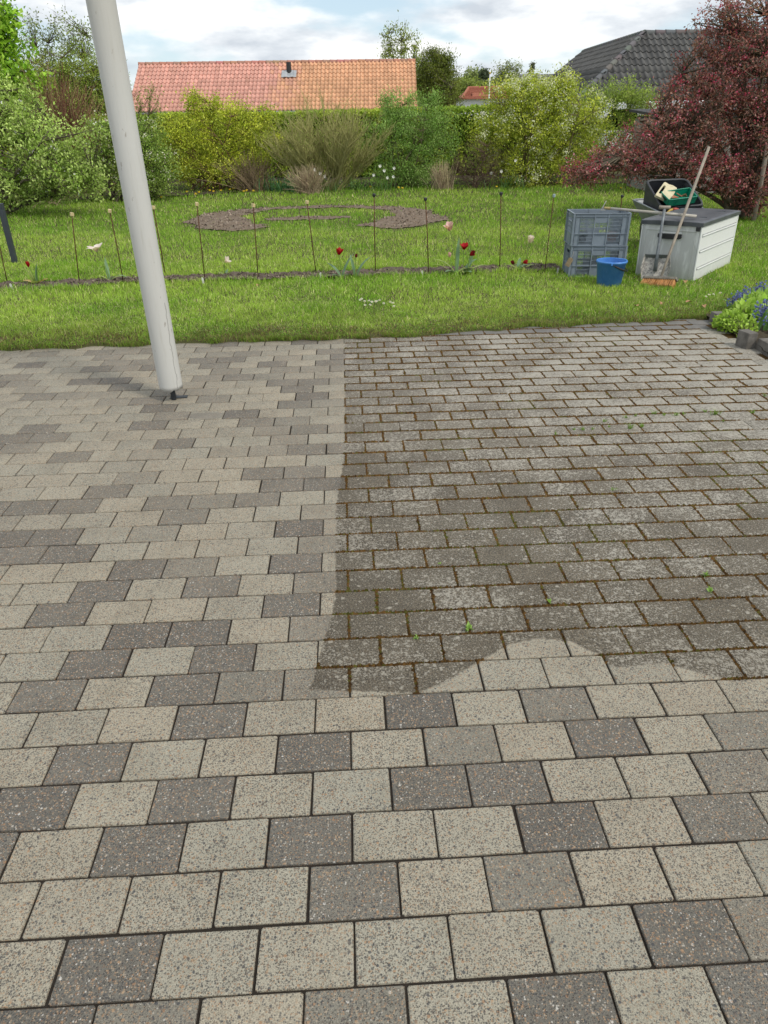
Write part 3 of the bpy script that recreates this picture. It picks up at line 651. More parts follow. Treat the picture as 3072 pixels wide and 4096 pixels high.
def pot(name, label, c, r, h, mat, R=None):
    mb = MB().lathe([(0.001, 0.004), (r*0.66, 0.004), (r*0.68, 0), (r*0.72, 0.004), (r*0.95, h*0.78), (r*1.08, h*0.79), (r*1.1, h), (r*1.0, h), (r*0.88, h*0.75), (r*0.65, 0.01), (0.001, 0.008)], 18, c, R)
    return tag(mb.build(name, mat, None, smooth=False), label, 'pot', 'pots in the upper crate')
q = MX2 @ Vector((0.47, 0.17, 0.016)); pot('flower_pot', 'terracotta flower pot inside the upper grey crate', tuple(q), 0.06, 0.095, M_terra)
q = MX2 @ Vector((0.14, 0.16, 0.016)); pot('plant_pot', 'dark plastic plant pot inside the left end of the upper grey crate', tuple(q), 0.065, 0.10, M_dkpot)
# tag
t = thing('luggage_tag', 'brown cardboard tag hanging by string from the lower crate', 'tag', MX1 @ Vector((-0.002, 0.03, 0.29)))
c = np.array(MX1 @ Vector((-0.004, -0.006, 0.165))); R = np.array(Euler((0.12, 0.45, -0.35)).to_matrix())
mb = MB(); pl = [(-.026, -.05), (.026, -.05), (.026, .036), (.014, .05), (-.014, .05), (-.026, .036)]
mb.add(np.array([(x, -0.0006, y) for x, y in pl]+[(x, 0.0006, y) for x, y in pl]) @ R.T+c, [(5, 4, 3, 2, 1, 0), (6, 7, 8, 9, 10, 11)]+[(i, (i+1) % 6, 6+(i+1) % 6, 6+i) for i in range(6)])
mb.build('card', simple('cardboard', (0.48, 0.35, 0.22), 0.85, 0.2, 60), t)
hole = c+np.array([0, -0.001, 0.043]) @ R.T
MB().tube([hole, hole+[0.012, 0.0, 0.03], hole+[0.018, 0.01, 0.055], hole+[0.02, 0.018, 0.07]], 0.0014, 5).build('string', simple('string', (0.6, 0.57, 0.5), 0.9), t)

# ---- blue bucket
M_blue = simple('blue_plastic', (0.055, 0.205, 0.56), 0.42, 0.16, 11, (0.09, 0.26, 0.62), 0.12, 0, 0.5, 60)
BC = np.array([BUC[0], BUC[1], 0.012]); t = thing('bucket', 'blue plastic bucket with black handle in front of the crates', 'bucket', BC)
spout = lambda th_, z: 1+0.10*max(0, 1-abs(((th_-0.35+math.pi) % (2*math.pi))-math.pi)/0.33)*max(0, (z-0.15)/0.1)
MB().lathe([(0.001, 0.006), (0.112, 0.006), (0.116, 0.0), (0.1205, 0.003), (0.145, 0.225), (0.149, 0.226), (0.1495, 0.232)], 44, BC, None, spout).build('body', M_blue, t, smooth=True)
MB().lathe([(0.117, 0.016), (0.1405, 0.225), (0.142, 0.25)], 44, BC, None, spout).build('inner_wall', M_blue, t, smooth=True)
MB().lathe([(0.001, 0.016), (0.117, 0.016)], 44, BC).build('bottom', M_blue, t)
MB().lathe([(0.1495, 0.232), (0.1555, 0.234), (0.157, 0.244), (0.1535, 0.252), (0.146, 0.253), (0.142, 0.249)], 44, BC, None, spout).build('rim', M_blue, t, smooth=True)
a0, a1 = math.radians(255), math.radians(255-180)
e0 = BC+[0.155*math.cos(a0), 0.155*math.sin(a0), 0.232]; e1 = BC+[0.155*math.cos(a1), 0.155*math.sin(a1), 0.232]
arc = []
ax_ = (e1-e0)/np.linalg.norm(e1-e0); out_ = np.array([0.93, -0.10, -0.46]); out_ /= np.linalg.norm(out_)
for k in range(15):
    th_ = math.pi*k/14; arc.append((e0+e1)/2-ax_*0.158*math.cos(th_)+out_*0.19*math.sin(th_))
h = MB().tube(arc, 0.0042, 8).build('handle', M_blk, t, smooth=True)
MB().tube(arc[1:5], 0.0085, 10).build('grip', M_blk, h, smooth=True)
for e in (e0, e1): MB().box(e, (0.02, 0.02, 0.022), rz(a0)).build('handle_lug', M_blue, t, bevel=0.003)

# ---- storage box
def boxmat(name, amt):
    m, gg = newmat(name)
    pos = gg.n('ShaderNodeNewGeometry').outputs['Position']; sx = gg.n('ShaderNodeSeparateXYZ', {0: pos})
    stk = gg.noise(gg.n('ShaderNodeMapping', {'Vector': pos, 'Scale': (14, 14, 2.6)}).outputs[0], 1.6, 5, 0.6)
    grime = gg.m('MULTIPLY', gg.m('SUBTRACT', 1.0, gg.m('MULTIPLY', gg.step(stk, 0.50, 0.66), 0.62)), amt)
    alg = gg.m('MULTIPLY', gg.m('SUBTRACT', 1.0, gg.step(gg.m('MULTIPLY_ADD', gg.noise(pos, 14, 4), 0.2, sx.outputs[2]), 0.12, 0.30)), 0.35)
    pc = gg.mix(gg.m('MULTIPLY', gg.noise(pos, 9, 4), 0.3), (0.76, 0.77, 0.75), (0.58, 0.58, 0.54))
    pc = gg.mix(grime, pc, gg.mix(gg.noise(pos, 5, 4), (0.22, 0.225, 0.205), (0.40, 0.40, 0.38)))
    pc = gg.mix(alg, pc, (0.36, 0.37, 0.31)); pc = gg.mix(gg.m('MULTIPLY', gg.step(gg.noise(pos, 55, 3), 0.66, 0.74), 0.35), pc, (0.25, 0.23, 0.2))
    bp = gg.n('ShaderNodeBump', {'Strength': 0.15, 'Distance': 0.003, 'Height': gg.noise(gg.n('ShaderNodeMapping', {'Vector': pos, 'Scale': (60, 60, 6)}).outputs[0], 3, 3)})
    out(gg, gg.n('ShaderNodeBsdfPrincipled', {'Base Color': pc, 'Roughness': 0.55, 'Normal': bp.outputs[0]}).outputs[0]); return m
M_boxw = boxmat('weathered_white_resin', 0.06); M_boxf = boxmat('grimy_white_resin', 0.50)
M_lid = simple('charcoal_resin', (0.060, 0.065, 0.074), 0.42, 0.2, 5, (0.10, 0.105, 0.115), 0.2, 0, 0.55, 60)
BO = np.array([BOX0[0], BOX0[1], 0.0]); t = thing('storage_box', 'weathered white garden storage box with charcoal lid standing on the grass', 'storage box', BO)
MB_ = Matrix.Translation(BO) @ Matrix.Rotation(BOXYAW, 4, 'Z') @ Matrix.Rotation(-0.02, 4, 'Y')
w_, l_, h_ = BXW, BXL, BXH
mb = MB(); mb.bx(0.012, w_-0.012, 0.012, l_-0.012, 0.0, h_-0.002)
body = mb.xf(MB_).build('body', M_boxw, t)
for sgn in (0, 1):
    x0, x1 = (w_-0.012, w_) if sgn else (0, 0.012)
    zs = [0.0, 0.13, 0.30, 0.455, h_-0.001]
    for i in range(4):
        k = MB(); k.bx(x0, x1, 0.028, l_-0.028, zs[i]+0.012, zs[i+1]-0.012); k.xf(MB_).build('side_panel', M_boxw, t, bevel=0.004)
    for z in zs[1:4]:
        k = MB(); k.bx(*((w_-0.003, w_+0.013) if sgn else (-0.013, 0.003)), 0.05, l_-0.05, z-0.006, z+0.005); k.xf(MB_).build('rib', M_boxw, t, bevel=0.003)
    for y0, y1 in ((0.0, 0.027), (l_-0.027, l_)):
        k = MB(); k.bx(x0-0.004*(1-sgn), x1+0.004*sgn, y0-0.004, y1+0.004, 0.0, h_-0.003); k.xf(MB_).build('corner_trim', M_boxw, t, bevel=0.005)
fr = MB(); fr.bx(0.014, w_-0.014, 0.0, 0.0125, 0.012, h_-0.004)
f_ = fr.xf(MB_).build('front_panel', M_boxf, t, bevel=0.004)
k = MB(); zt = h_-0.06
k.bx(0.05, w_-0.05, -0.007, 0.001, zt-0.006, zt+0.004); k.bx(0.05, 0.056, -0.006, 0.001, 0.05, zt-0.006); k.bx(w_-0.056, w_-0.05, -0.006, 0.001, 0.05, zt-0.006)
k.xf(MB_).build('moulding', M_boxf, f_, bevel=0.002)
k = MB(); zt = h_-0.115
k.add([(x, y, z) for y in (-0.024, -0.001) for x, z in ((w_*.30, zt+0.02), (w_*.30, zt-0.012), (w_*.32, zt-0.024), (w_*.40, zt-0.030), (w_*.60, zt-0.030), (w_*.68, zt-0.024), (w_*.70, zt-0.012), (w_*.70, zt+0.02))],
      [tuple(range(8)), tuple(range(15, 7, -1))]+[(i+8, (i+1) % 8+8, (i+1) % 8, i) for i in range(8)])
k.xf(MB_).build('handle', M_blk, f_, bevel=0.004)
k = MB(); k.bx(w_*.31, w_*.69, -0.012, 0.001, zt+0.022, zt+0.036); k.xf(MB_).build('handle_hood', M_boxw, f_, bevel=0.004)
lid = MB(); o_ = 0.014; ny = 14
V = []; Fs = []
for i in range(ny+1):
    y = -o_+(l_+2*o_)*i/ny
    for x, z in ((-o_, h_-0.012), (-o_-.001, h_+0.026), (0.006, h_+0.038), (w_*.28, h_+0.044), (w_*.5, h_+0.046), (w_*.72, h_+0.044), (w_-0.006, h_+0.038), (w_+o_+.001, h_+0.026), (w_+o_, h_-0.012)):
        ez = 0.012 if i in (0, ny) and z > h_+.03 else 0
        V.append((x, y, z-ez))
for i in range(ny):
    for j in range(8): Fs.append((i*9+j, (i+1)*9+j, (i+1)*9+j+1, i*9+j+1))
Fs += [tuple(range(9)), tuple(range(ny*9+8, ny*9-1, -1))]
lid.add(V, Fs); L_ = lid.xf(MB_).build('lid', M_lid, t, bevel=0.004)
for i in range(1, 3):
    k = MB(); y = l_*(i-.5)/2; k.bx(0.06, w_-0.06, y-0.004, y+0.004, h_+0.038, h_+0.0458); k.xf(MB_).build('lid_rib', M_lid, L_, bevel=0.002)
k = MB(); k.bx(w_-0.055, w_-0.012, -0.020, 0.002, h_-0.056, h_-0.010); k.xf(MB_).build('latch', M_blk, t, bevel=0.006)
def bpt(x, y, z): return np.array(MB_ @ Vector((x, y, z)))

# ---- things left round the box: shovel, broom, hoe, barrow
def z2(x, y): return ((2520+x/3.318)/SC, (800+y/3.318)/SC)
def z3(x, y): return ((2520+x/3.005)/SC, (560+y/3.005)/SC)
def frame(a, b, side):
    """columns: side, normal, along (unit) for a piece running a->b"""
    a, b = np.array(a, float), np.array(b, float); z = (b-a)/np.linalg.norm(b-a); x = np.array(side, float); x -= z*(x@z); x /= np.linalg.norm(x)
    return np.stack([x, np.cross(z, x), z], 1)
M_wood = simple('weathered_wood', (0.36, 0.31, 0.25), 0.8, 0.25, 12, (0.27, 0.23, 0.185), 0.4, 0, 0.3, 120); M_wood2 = simple('pale_grey_wood', (0.50, 0.47, 0.41), 0.8, 0.22, 14, (0.38, 0.35, 0.30), 0.4, 0, 0.3, 120)
M_greymetal = simple('grey_painted_steel', (0.20, 0.22, 0.235), 0.5, 0.2, 30, (0.15, 0.16, 0.17), 0.2, 0.2)
m, gg = newmat('spattered_steel'); pos = gg.n('ShaderNodeNewGeometry').outputs['Position']
sp_ = gg.step(gg.noise(pos, 42, 4, 0.7), 0.46, 0.54); pc = gg.mix(sp_, (0.50, 0.47, 0.42), gg.mix(gg.noise(pos, 20, 2), (0.16, 0.16, 0.16), (0.34, 0.31, 0.28)))
out(gg, gg.n('ShaderNodeBsdfPrincipled', {'Base Color': pc, 'Roughness': 0.6}).outputs[0]); M_spat = m
S0, S1 = np.array([2.885, 7.735, 0.02]), np.array([2.952, 7.945, 0.715])
t = thing('shovel', 'flat paint-spattered shovel with grey shaft leaning on the storage box', 'shovel', S0)
Fm_ = frame(S0, S1, (0.93, -0.36, 0))
def loc(F_, o, pts): return (np.array(pts, float) @ F_.T)+o
bl = [(-0.125, 0, 0.0), (0.125, 0, 0.0), (0.128, 0, 0.13), (0.108, 0, 0.235), (-0.108, 0, 0.235), (-0.128, 0, 0.13)]
k = MB(); n = len(bl)
k.add(loc(Fm_, S0, [(x, y+0.0, z) for x, y, z in bl]+[(x, y+0.003, z) for x, y, z in bl]), [tuple(range(n)), tuple(range(2*n-1, n-1, -1))]+[(i+n, (i+1) % n+n, (i+1) % n, i) for i in range(n)])
b_ = k.build('blade', M_spat, t)
for sx_ in (-1, 1):
    k = MB(); V = [(sx_*0.126, 0.001, 0.02), (sx_*0.128, 0.001, 0.13), (sx_*0.109, 0.001, 0.235), (sx_*0.125, -0.045, 0.262), (sx_*0.146, -0.040, 0.13)]
    V += [(x+sx_*0.003, y, z) for x, y, z in V]
    k.add(loc(Fm_, S0, V), [(0, 1, 2, 3, 4), (9, 8, 7, 6, 5)]+[(i, (i+1) % 5, (i+1) % 5+5, i+5) for i in range(5)]); k.build('side_flange', M_spat, b_)
k = MB(); V = [(-0.109, 0.002, 0.235), (0.109, 0.002, 0.235), (0.125, -0.045, 0.262), (-0.125, -0.045, 0.262)]; V += [(x, y+0.003, z+0.003) for x, y, z in V]
k.add(loc(Fm_, S0, V), [(0, 1, 2, 3), (7, 6, 5, 4), (0, 4, 5, 1), (1, 5, 6, 2), (2, 6, 7, 3), (3, 7, 4, 0)]); k.build('back_flange', M_greymetal, b_)
p0 = loc(Fm_, S0, [(0, -0.012, 0.10)])[0]; p1 = loc(Fm_, S0, [(0, -0.030, 0.27)])[0]
MB().tube([p0, p1, p1+(S1-p1)*0.3, p1+(S1-p1)*0.65, S1], [0.022, 0.018, 0.0155, 0.015, 0.0145], 12).build('shaft', M_greymetal, t, smooth=True)
ax = Fm_[:, 0]
MB().tube([S1-ax*0.058+[0, 0, 0.008], S1-ax*0.03+[0, 0, 0.004], S1+ax*0.03+[0, 0, 0.004], S1+ax*0.058+[0, 0, 0.006]], [0.017, 0.0185, 0.018, 0.016], 12).build('grip', M_wood, t, smooth=True)

HB = np.array([2.866, 7.508, 0.0]); hd = np.array([0.226, -0.271, 0.0]); hd /= np.linalg.norm(hd)
t = thing('broom', 'wooden broom with orange bristles leaning on the storage box', 'broom', HB)
B0, B1 = HB+[0, 0, 0.09], np.array([3.385, 8.165, 1.262]); Fb = frame(B0, B1, hd)
MB().tube([B0-(B1-B0)*0.015, B0+(B1-B0)*0.3, B0+(B1-B0)*0.7, B1], [0.0135, 0.0145, 0.015, 0.0145], 12).build('handle', M_wood, t, smooth=True)
Rb = Fb
MB().box(B0, (0.36, 0.062, 0.028), Rb).build('head', simple('broom_head_wood', (0.27, 0.245, 0.205), 0.85, 0.3, 30), t, bevel=0.006)
nb = 1500; u = rng.uniform(-0.5, 0.5, nb); v = rng.uniform(-0.5, 0.5, nb); cl_ = (np.round(u*17)/17*0.75+u*0.25)
P0 = B0+np.stack([cl_*0.345, v*0.05, np.full(nb, -0.012)], 1) @ Rb.T
dn = np.stack([cl_*0.12+rng.normal(0, 0.05, nb), v*0.75+rng.normal(0, 0.06, nb), np.full(nb, -1.0)], 1); P1 = P0+unit(dn) @ Rb.T*rng.uniform(0.075, 0.095, nb)[:, None]
P1[:, 2] = np.maximum(P1[:, 2], 0.012)
Vv, Ff = tubes(np.stack([P0, (P0+P1)/2, P1], 1), np.array([0.0022, 0.002, 0.0012]), 3)
cc = np.repeat(np.where(rng.random((nb, 1)) < 0.25, [0.30, 0.14, 0.05], [0.60, 0.33, 0.14])*rng.uniform(0.7, 1.2, (nb, 1)), 9, 0)
np_mesh('bristles', Vv, Ff, M_bark, cc, t)

H0, H1 = np.array([3.262, 7.85, 0.640]), np.array([2.43, 8.20, 0.692])
t = thing('hoe', 'pale wooden-handled hoe lying across the crates and the box lid', 'hoe', H1)
MB().tube([H0, H0*0.6+H1*0.4, H1], [0.0155, 0.015, 0.0135], 12).build('handle', M_wood2, t, smooth=True)
dh = (H1-H0)/np.linalg.norm(H1-H0)
MB().tube([H1-dh*0.035, H1+dh*0.03], [0.0165, 0.013], 12).build('socket', simple('brass_socket', (0.42, 0.33, 0.14), 0.5, 0.3, 40), t)
k = MB(); c = H1+dh*0.035; ux = np.array([dh[1], -dh[0], 0]); V = []
for (a, b) in ((-0.028, 0.0), (0.02, -0.03), (0.055, 0.02), (0.042, 0.055), (0.0, 0.045)): V.append(c+dh*(0.01-b*0.5)+ux*a*0.8+np.array([0, 0, 1])*b*1.25)
V += [q+dh*0.006 for q in V]; k.add(V, [(0, 1, 2, 3, 4), (9, 8, 7, 6, 5)]+[(i, (i+1) % 5, (i+1) % 5+5, i+5) for i in range(5)])
k.box(c+[0.0, 0.0, -0.012], (0.05, 0.016, 0.03), rz(-0.4)); k.build('blade', simple('worn_white_metal', (0.55, 0.55, 0.52), 0.5, 0.3, 30, (0.3, 0.28, 0.25), 0.2, 0.3), t)

def openbox(C4, dv, sh, th):
    """open container: 4 rim corners (world), depth vector, bottom shrink, wall thickness"""
    C4 = np.array(C4, float); c = C4.mean(0); Bt = (C4-c)*sh+c+dv; ins = lambda Q, k: Q+(Q.mean(0)-Q)*k
    k = th/np.linalg.norm(C4[0]-c); Ci, Bi = ins(C4, k), ins(Bt, k)-dv*(th/np.linalg.norm(dv))
    V = np.concatenate([C4, Bt, Ci, Bi]); Fs = []
    for i in range(4):
        j = (i+1) % 4; Fs += [(i, j, 4+j, 4+i), (8+j, 8+i, 12+i, 12+j), (j, i, 8+i, 8+j)]
    return V, Fs+[(4, 5, 6, 7), (15, 14, 13, 12)]
def rimtube(C4, r, rc=0.05):
    C4 = np.array(C4, float); pts = []
    for i in range(4):
        a, b, c = C4[i-1], C4[i], C4[(i+1) % 4]; u = (a-b)/np.linalg.norm(a-b); v = (c-b)/np.linalg.norm(c-b)
        for s in np.linspace(0, 1, 4): pts.append((b+u*rc)*(1-s)**2+2*s*(1-s)*b+(b+v*rc)*s*s)
    pts.append(pts[0]); return MB().tube(pts, r, 8, False)
M_tub = simple('black_rubber', (0.040, 0.042, 0.048), 0.55, 0.3, 9, (0.065, 0.066, 0.07), 0.2, 0, 0.4, 70); M_galv = simple('galvanised_steel', (0.30, 0.32, 0.33), 0.5, 0.25, 8, (0.22, 0.235, 0.245), 0.15, 0.5)
# wheelbarrow
WB = np.array([3.62, 9.62, 0.0]); t = thing('wheelbarrow', 'grey steel wheelbarrow behind the storage box carrying a black tub', 'wheelbarrow', WB)
rim = [np.array([3.26, 9.96, 0.60]), np.array([4.00, 9.96, 0.60]), np.array([3.94, 9.12, 0.52]), np.array([3.38, 9.12, 0.52])]
V, Fs = openbox(rim, np.array([0, 0.02, -0.26]), 0.62, 0.004); MB().add(V, Fs).build('tray', M_galv, t)
rimtube(rim, 0.011, 0.09).build('tray_rim', M_galv, t, smooth=True)
for x in (3.42, 3.84):
    MB().tube([(x, 8.98 if x < 3.5 else 9.1, 0.50), (x, 9.3, 0.36), (x, 9.9, 0.28), (3.63+(x-3.63)*0.3, 10.3, 0.2)], 0.014, 8).build('handle', M_galv, t, smooth=True)
    MB().tube([(x, 9.32, 0.35), (x, 9.36, 0.02), (x, 9.46, 0.015), (x, 9.5, 0.33)], 0.012, 8).build('leg', M_galv, t, smooth=True)
w = MB().lathe([(0.10, -0.035), (0.17, -0.04), (0.195, 0.0), (0.17, 0.04), (0.10, 0.035), (0.10, -0.035)], 24, (3.63, 10.3, 0.2), np.array(Euler((0, math.pi/2, 0)).to_matrix())).build('wheel', M_blk, t, smooth=True)
MB().lathe([(0.001, -0.03), (0.10, -0.012), (0.10, 0.012), (0.001, 0.03)], 24, (3.63, 10.3, 0.2), np.array(Euler((0, math.pi/2, 0)).to_matrix())).build('rim', M_galv, w)
# black tub tipped in the barrow
T4 = [at(*z3(195, 492), 9.62), at(*z3(678, 472), 9.66), at(*z3(885, 785), 9.26), at(*z3(378, 812), 9.24)]
nrm = np.cross(T4[1]-T4[0], T4[3]-T4[0]); nrm /= np.linalg.norm(nrm); nrm = nrm if nrm[2] > 0 else -nrm
t = thing('mortar_tub', 'black rectangular tub tipped up in the wheelbarrow', 'tub', np.mean(T4, 0)-nrm*0.3)
V, Fs = openbox(T4, -nrm*0.33, 0.80, 0.012); MB().add(V, Fs).build('body', M_tub, t, bevel=0.012)
rimtube(T4, 0.014, 0.07).build('rim', M_tub, t, smooth=True)
# round black pail inside the tub
c = at(*z3(545, 560), 9.60)-nrm*0.10; Rn = np.array(nrm_q := Vector(nrm+np.array([0.15, 0.1, 0.2])).normalized().to_track_quat('Z', 'Y').to_matrix())
t = thing('black_pail', 'round black pail pushed into the back of the tipped black tub', 'pail', c)
MB().lathe([(0.001, -0.10), (0.10, -0.10), (0.135, 0.10), (0.130, 0.10), (0.096, -0.094), (0.001, -0.094)], 26, c, Rn).build('body', M_blk, t, smooth=False)
MB().lathe([(0.131, 0.098), (0.143, 0.096), (0.146, 0.104), (0.138, 0.111), (0.130, 0.104)], 26, c, Rn).build('rim', M_blk, t, smooth=True)
# cream kneeling board with a hand hole
K = [at(*z3(305, 660), 9.28), at(*z3(418, 498), 9.46), at(*z3(590, 585), 9.44), at(*z3(470, 740), 9.26)]
uu_, vv_ = K[1]-K[0], K[3]-K[0]; nk = np.cross(vv_, uu_); nk /= np.linalg.norm(nk); nk = nk if nk[1] < 0 else -nk
t = thing('kneeling_board', 'cream foam board with a hand hole stuck in the black tub', 'board', K[3])
def ring(oq, iq, th, wav=0):
    o8, i8 = np.array(oq), np.array(iq); n = len(o8); V = np.concatenate([o8, i8, o8-nk*th, i8-nk*th]); Fs = []
    for i in range(n):
        j = (i+1) % n; Fs += [(i, j, n+j, n+i), (2*n+j, 2*n+i, 3*n+i, 3*n+j), (i, 2*n+i, 2*n+j, j), (n+j, 3*n+j, 3*n+i, n+i)]
    return MB().add(V, Fs)
oc = [(0.06, 0), (0.94, 0), (1, 0.06), (0.97, 0.35), (1.02, 0.6), (0.98, 0.94), (0.5, 1), (0, 0.94), (0, 0.5), (0, 0.06)]
ic = [(0.25, 0.10), (0.72, 0.10), (0.78, 0.13), (0.78, 0.19), (0.76, 0.23), (0.72, 0.26), (0.5, 0.27), (0.25, 0.26), (0.21, 0.20), (0.21, 0.13)]
ring([K[0]+uu_*a+vv_*b for a, b in oc], [K[0]+uu_*a+vv_*b for a, b in ic], 0.035).build('board', simple('cream_foam', (0.62, 0.55, 0.36), 0.75, 0.15, 20, (0.52, 0.46, 0.30)), t, bevel=0.006)
# green crate
Gc = [at(*z3(372, 626), 9.36), at(*z3(718, 576), 9.42), at(*z3(812, 680), 9.16), at(*z3(470, 722), 9.10)]
dvg = at(*z3(452, 790), 9.13)-Gc[3]; dvg = dvg/np.linalg.norm(dvg)*0.085
M_green = simple('green_plastic', (0.0, 0.215, 0.125), 0.42, 0.15, 12, (0.0, 0.17, 0.10), 0.1, 0, 0.5)
t = thing('small_green_crate', 'small green plastic crate of terracotta shards resting in the black tub', 'crate', Gc[3]+dvg)
V, Fs = openbox(Gc, dvg, 0.93, 0.006); MB().add(V, Fs).build('body', M_green, t)
rimtube(Gc, 0.007, 0.02).build('rim', M_green, t, smooth=True)
for (i, j) in ((3, 2), (0, 3)):
    a, b = Gc[i], Gc[j]; nw = np.cross(b-a, dvg); nw /= np.linalg.norm(nw); nw = nw if nw[1] < 0 else -nw
    for f_s in ((0.22, 0.27, 0.76, 0.81) if i == 3 else (0.05, 0.93)):
        p = a+(b-a)*f_s+nw*0.001; MB().tube([p+dvg*0.04, p+dvg*0.97-(p-np.mean(Gc, 0))*0.05], 0.0035, 6).build('rib', M_green, t)
a, b = Gc[0], Gc[3]; nw = np.cross(b-a, dvg); nw /= np.linalg.norm(nw); nw = nw if nw[0] < 0 else -nw
k = MB(); ql = [a+(b-a)*f1+dvg*f2+nw*0.003 for f1, f2 in ((0.25, 0.22), (0.75, 0.22), (0.72, 0.45), (0.28, 0.45))]; k.add(ql, [(0, 1, 2, 3), (3, 2, 1, 0)]); k.build('hand_hole', M_blk, t)
gc = np.mean(Gc, 0)+dvg*0.62
for i, (f1, f2, lab) in enumerate(((0.05, -0.2, 'larger triangular terracotta shard in the green crate'), (-0.14, 0.05, 'curved terracotta shard at the left end of the green crate'), (0.2, 0.0, 'terracotta shard at the right end of the green crate'))):
    c = gc+(Gc[1]-Gc[0])*f1+(Gc[3]-Gc[0])*f2*0.5; Rr = np.array(Euler((rr_.uniform(-.6, .6), rr_.uniform(-.6, .6), rr_.uniform(0, 3))).to_matrix())
    V = np.array([(-.04, -.03, 0), (.045, -.02, 0.006), (0.0, .045, 0.012), (-.04, -.03, .008), (.045, -.02, .014), (0.0, .045, .02)]) @ Rr.T+c+[0, 0, 0.012]
    tag(MB().add(V, [(2, 1, 0), (3, 4, 5), (0, 1, 4, 3), (1, 2, 5, 4), (2, 0, 3, 5)]).build('terracotta_shard', M_terra, None), lab, 'shard', 'shards in the green crate')
# red and yellow grip
c0 = at(*z3(455, 872), 9.16); c1 = at(*z3(510, 832), 9.18); c2 = at(*z3(575, 838), 9.2)
t = thing('tool_handle', 'red and yellow curved tool handle behind the box lid', 'tool', c0)
MB().tube([c0-[0.03, 0, 0.05], c0, (c0+c1)/2+[0, 0, 0.008], c1], [0.012, 0.014, 0.015, 0.016], 10).build('handle', simple('yellow_plastic', (0.62, 0.42, 0.10), 0.5), t, smooth=True)
MB().tube([c1, (c1+c2)/2+[0, 0, 0.006], c2, c2+[0.05, 0.0, -0.03]], [0.017, 0.018, 0.016, 0.013], 10).build('grip', simple('red_plastic', (0.62, 0.13, 0.10), 0.5), t, smooth=True)

# ---- grey metal frame at the left edge
M_anth = simple('anthracite_powder_coat', (0.055, 0.065, 0.078), 0.45, 0.12, 20, None, 0.1, 0.2)
t = thing('metal_frame', 'dark grey square metal frame standing on the lawn at the left edge', 'frame', (-4.585, 9.33, 0))
for x in (-4.585, -5.75): MB().bx(x-0.028, x+0.028, 9.30, 9.36, 0.0, 0.655).build('leg', M_anth, t, bevel=0.003)
MB().bx(-5.778, -4.557, 9.30, 9.36, 0.656, 0.712).build('top_rail', M_anth, t, bevel=0.003)

# ---- kerb stones
M_kerb = simple('kerb_concrete', (0.20, 0.185, 0.165), 0.9, 0.35, 14, (0.115, 0.105, 0.092), 0.7, 0, 0.2, 170, 0.004)
def kerb(label, c, size, yaw, top=(0.94, 0.94)):
    tag(MB().box(c, size, rz(yaw), top).build('kerb_stone', M_kerb, None, bevel=0.005), label, 'kerb stone', 'concrete kerb stones of the side bed')
kerb('low concrete kerb stone at the far corner where the lawn meets the paving', (2.885, 6.035, 0.035), (0.095, 0.25, 0.10), 0.06)
kerb('upright square concrete kerb block at the corner of the paving', (2.790, 5.365, 0.055), (0.085, 0.13, 0.135), 0.22, (0.95, 0.95))
kerb('long concrete kerb stone leaving the picture behind the upright block', (2.905, 4.93, 0.03), (0.09, 0.80, 0.11), 0.05)

# ================================================================== plants
def ribbon(base, az, length, width, th0, bend, n=7, fold=0.25):
    """strap leaf: starts th0 from vertical, bends outwards"""
    base = np.array(base, float); d = np.array([math.cos(az), math.sin(az), 0]); s = np.array([-math.sin(az), math.cos(az), 0]); P = [base]; th_ = th0
    for i in range(n): th_ += bend/n; P.append(P[-1]+(d*math.sin(th_)+np.array([0, 0, 1])*math.cos(th_))*length/n)
    V = []
    for i, p in enumerate(P):
        q = i/n; w = width/2*(math.sin(math.pi*min(1, 0.18+0.82*q))**0.75 if q < 1 else 0.02)
        V += [p-s*w+np.array([0, 0, w*fold]), p, p+s*w+np.array([0, 0, w*fold])]
    Fs = [f for i in range(n) for f in ((i*3, i*3+1, i*3+4), (i*3, i*3+4, i*3+3), (i*3+1, i*3+2, i*3+5), (i*3+1, i*3+5, i*3+4))]
    return np.array(V), np.array(Fs)
def petal(c, axis, az, Ln, wid, opn, curl=0.0):
    axis = np.array(axis, float)/np.linalg.norm(axis); a = np.cross(axis, [0.31, 0.2, 0.93] if abs(axis[2]) < 0.9 else [1, 0.1, 0]); a /= np.linalg.norm(a); b = np.cross(axis, a)
    d = a*math.cos(az)+b*math.sin(az); s = np.cross(axis, d); V = []; n = 5
    for i in range(n+1):
        q = i/n; r = Ln*(0.34*math.sin(min(1, q*1.25)*math.pi/2)*(1-0.45*q*q*(1-opn))+opn*0.75*q**1.6); z = Ln*(q*(1-0.55*opn*q)-curl*q**3)
        w = wid/2*math.sin(math.pi*(0.10+0.86*q))**0.7
        for k_ in (-1, 0, 1): V.append(np.array(c)+d*(r-abs(k_)*w*0.35)+s*k_*w+axis*z)
    Fs = [f for i in range(n) for j in (0, 1) for f in ((i*3+j, i*3+j+1, i*3+j+4), (i*3+j, i*3+j+4, i*3+j+3))]
    return np.array(V), np.array(Fs)
def jit(col, n, lo=0.8, hi=1.2): return np.tile(col, (n, 1))*rng.uniform(lo, hi, (n, 1))
LG = (0.14, 0.215, 0.125); YG = (0.22, 0.27, 0.08); STEM = (0.16, 0.24, 0.06)
TG = 'tulips in the long flower bed'
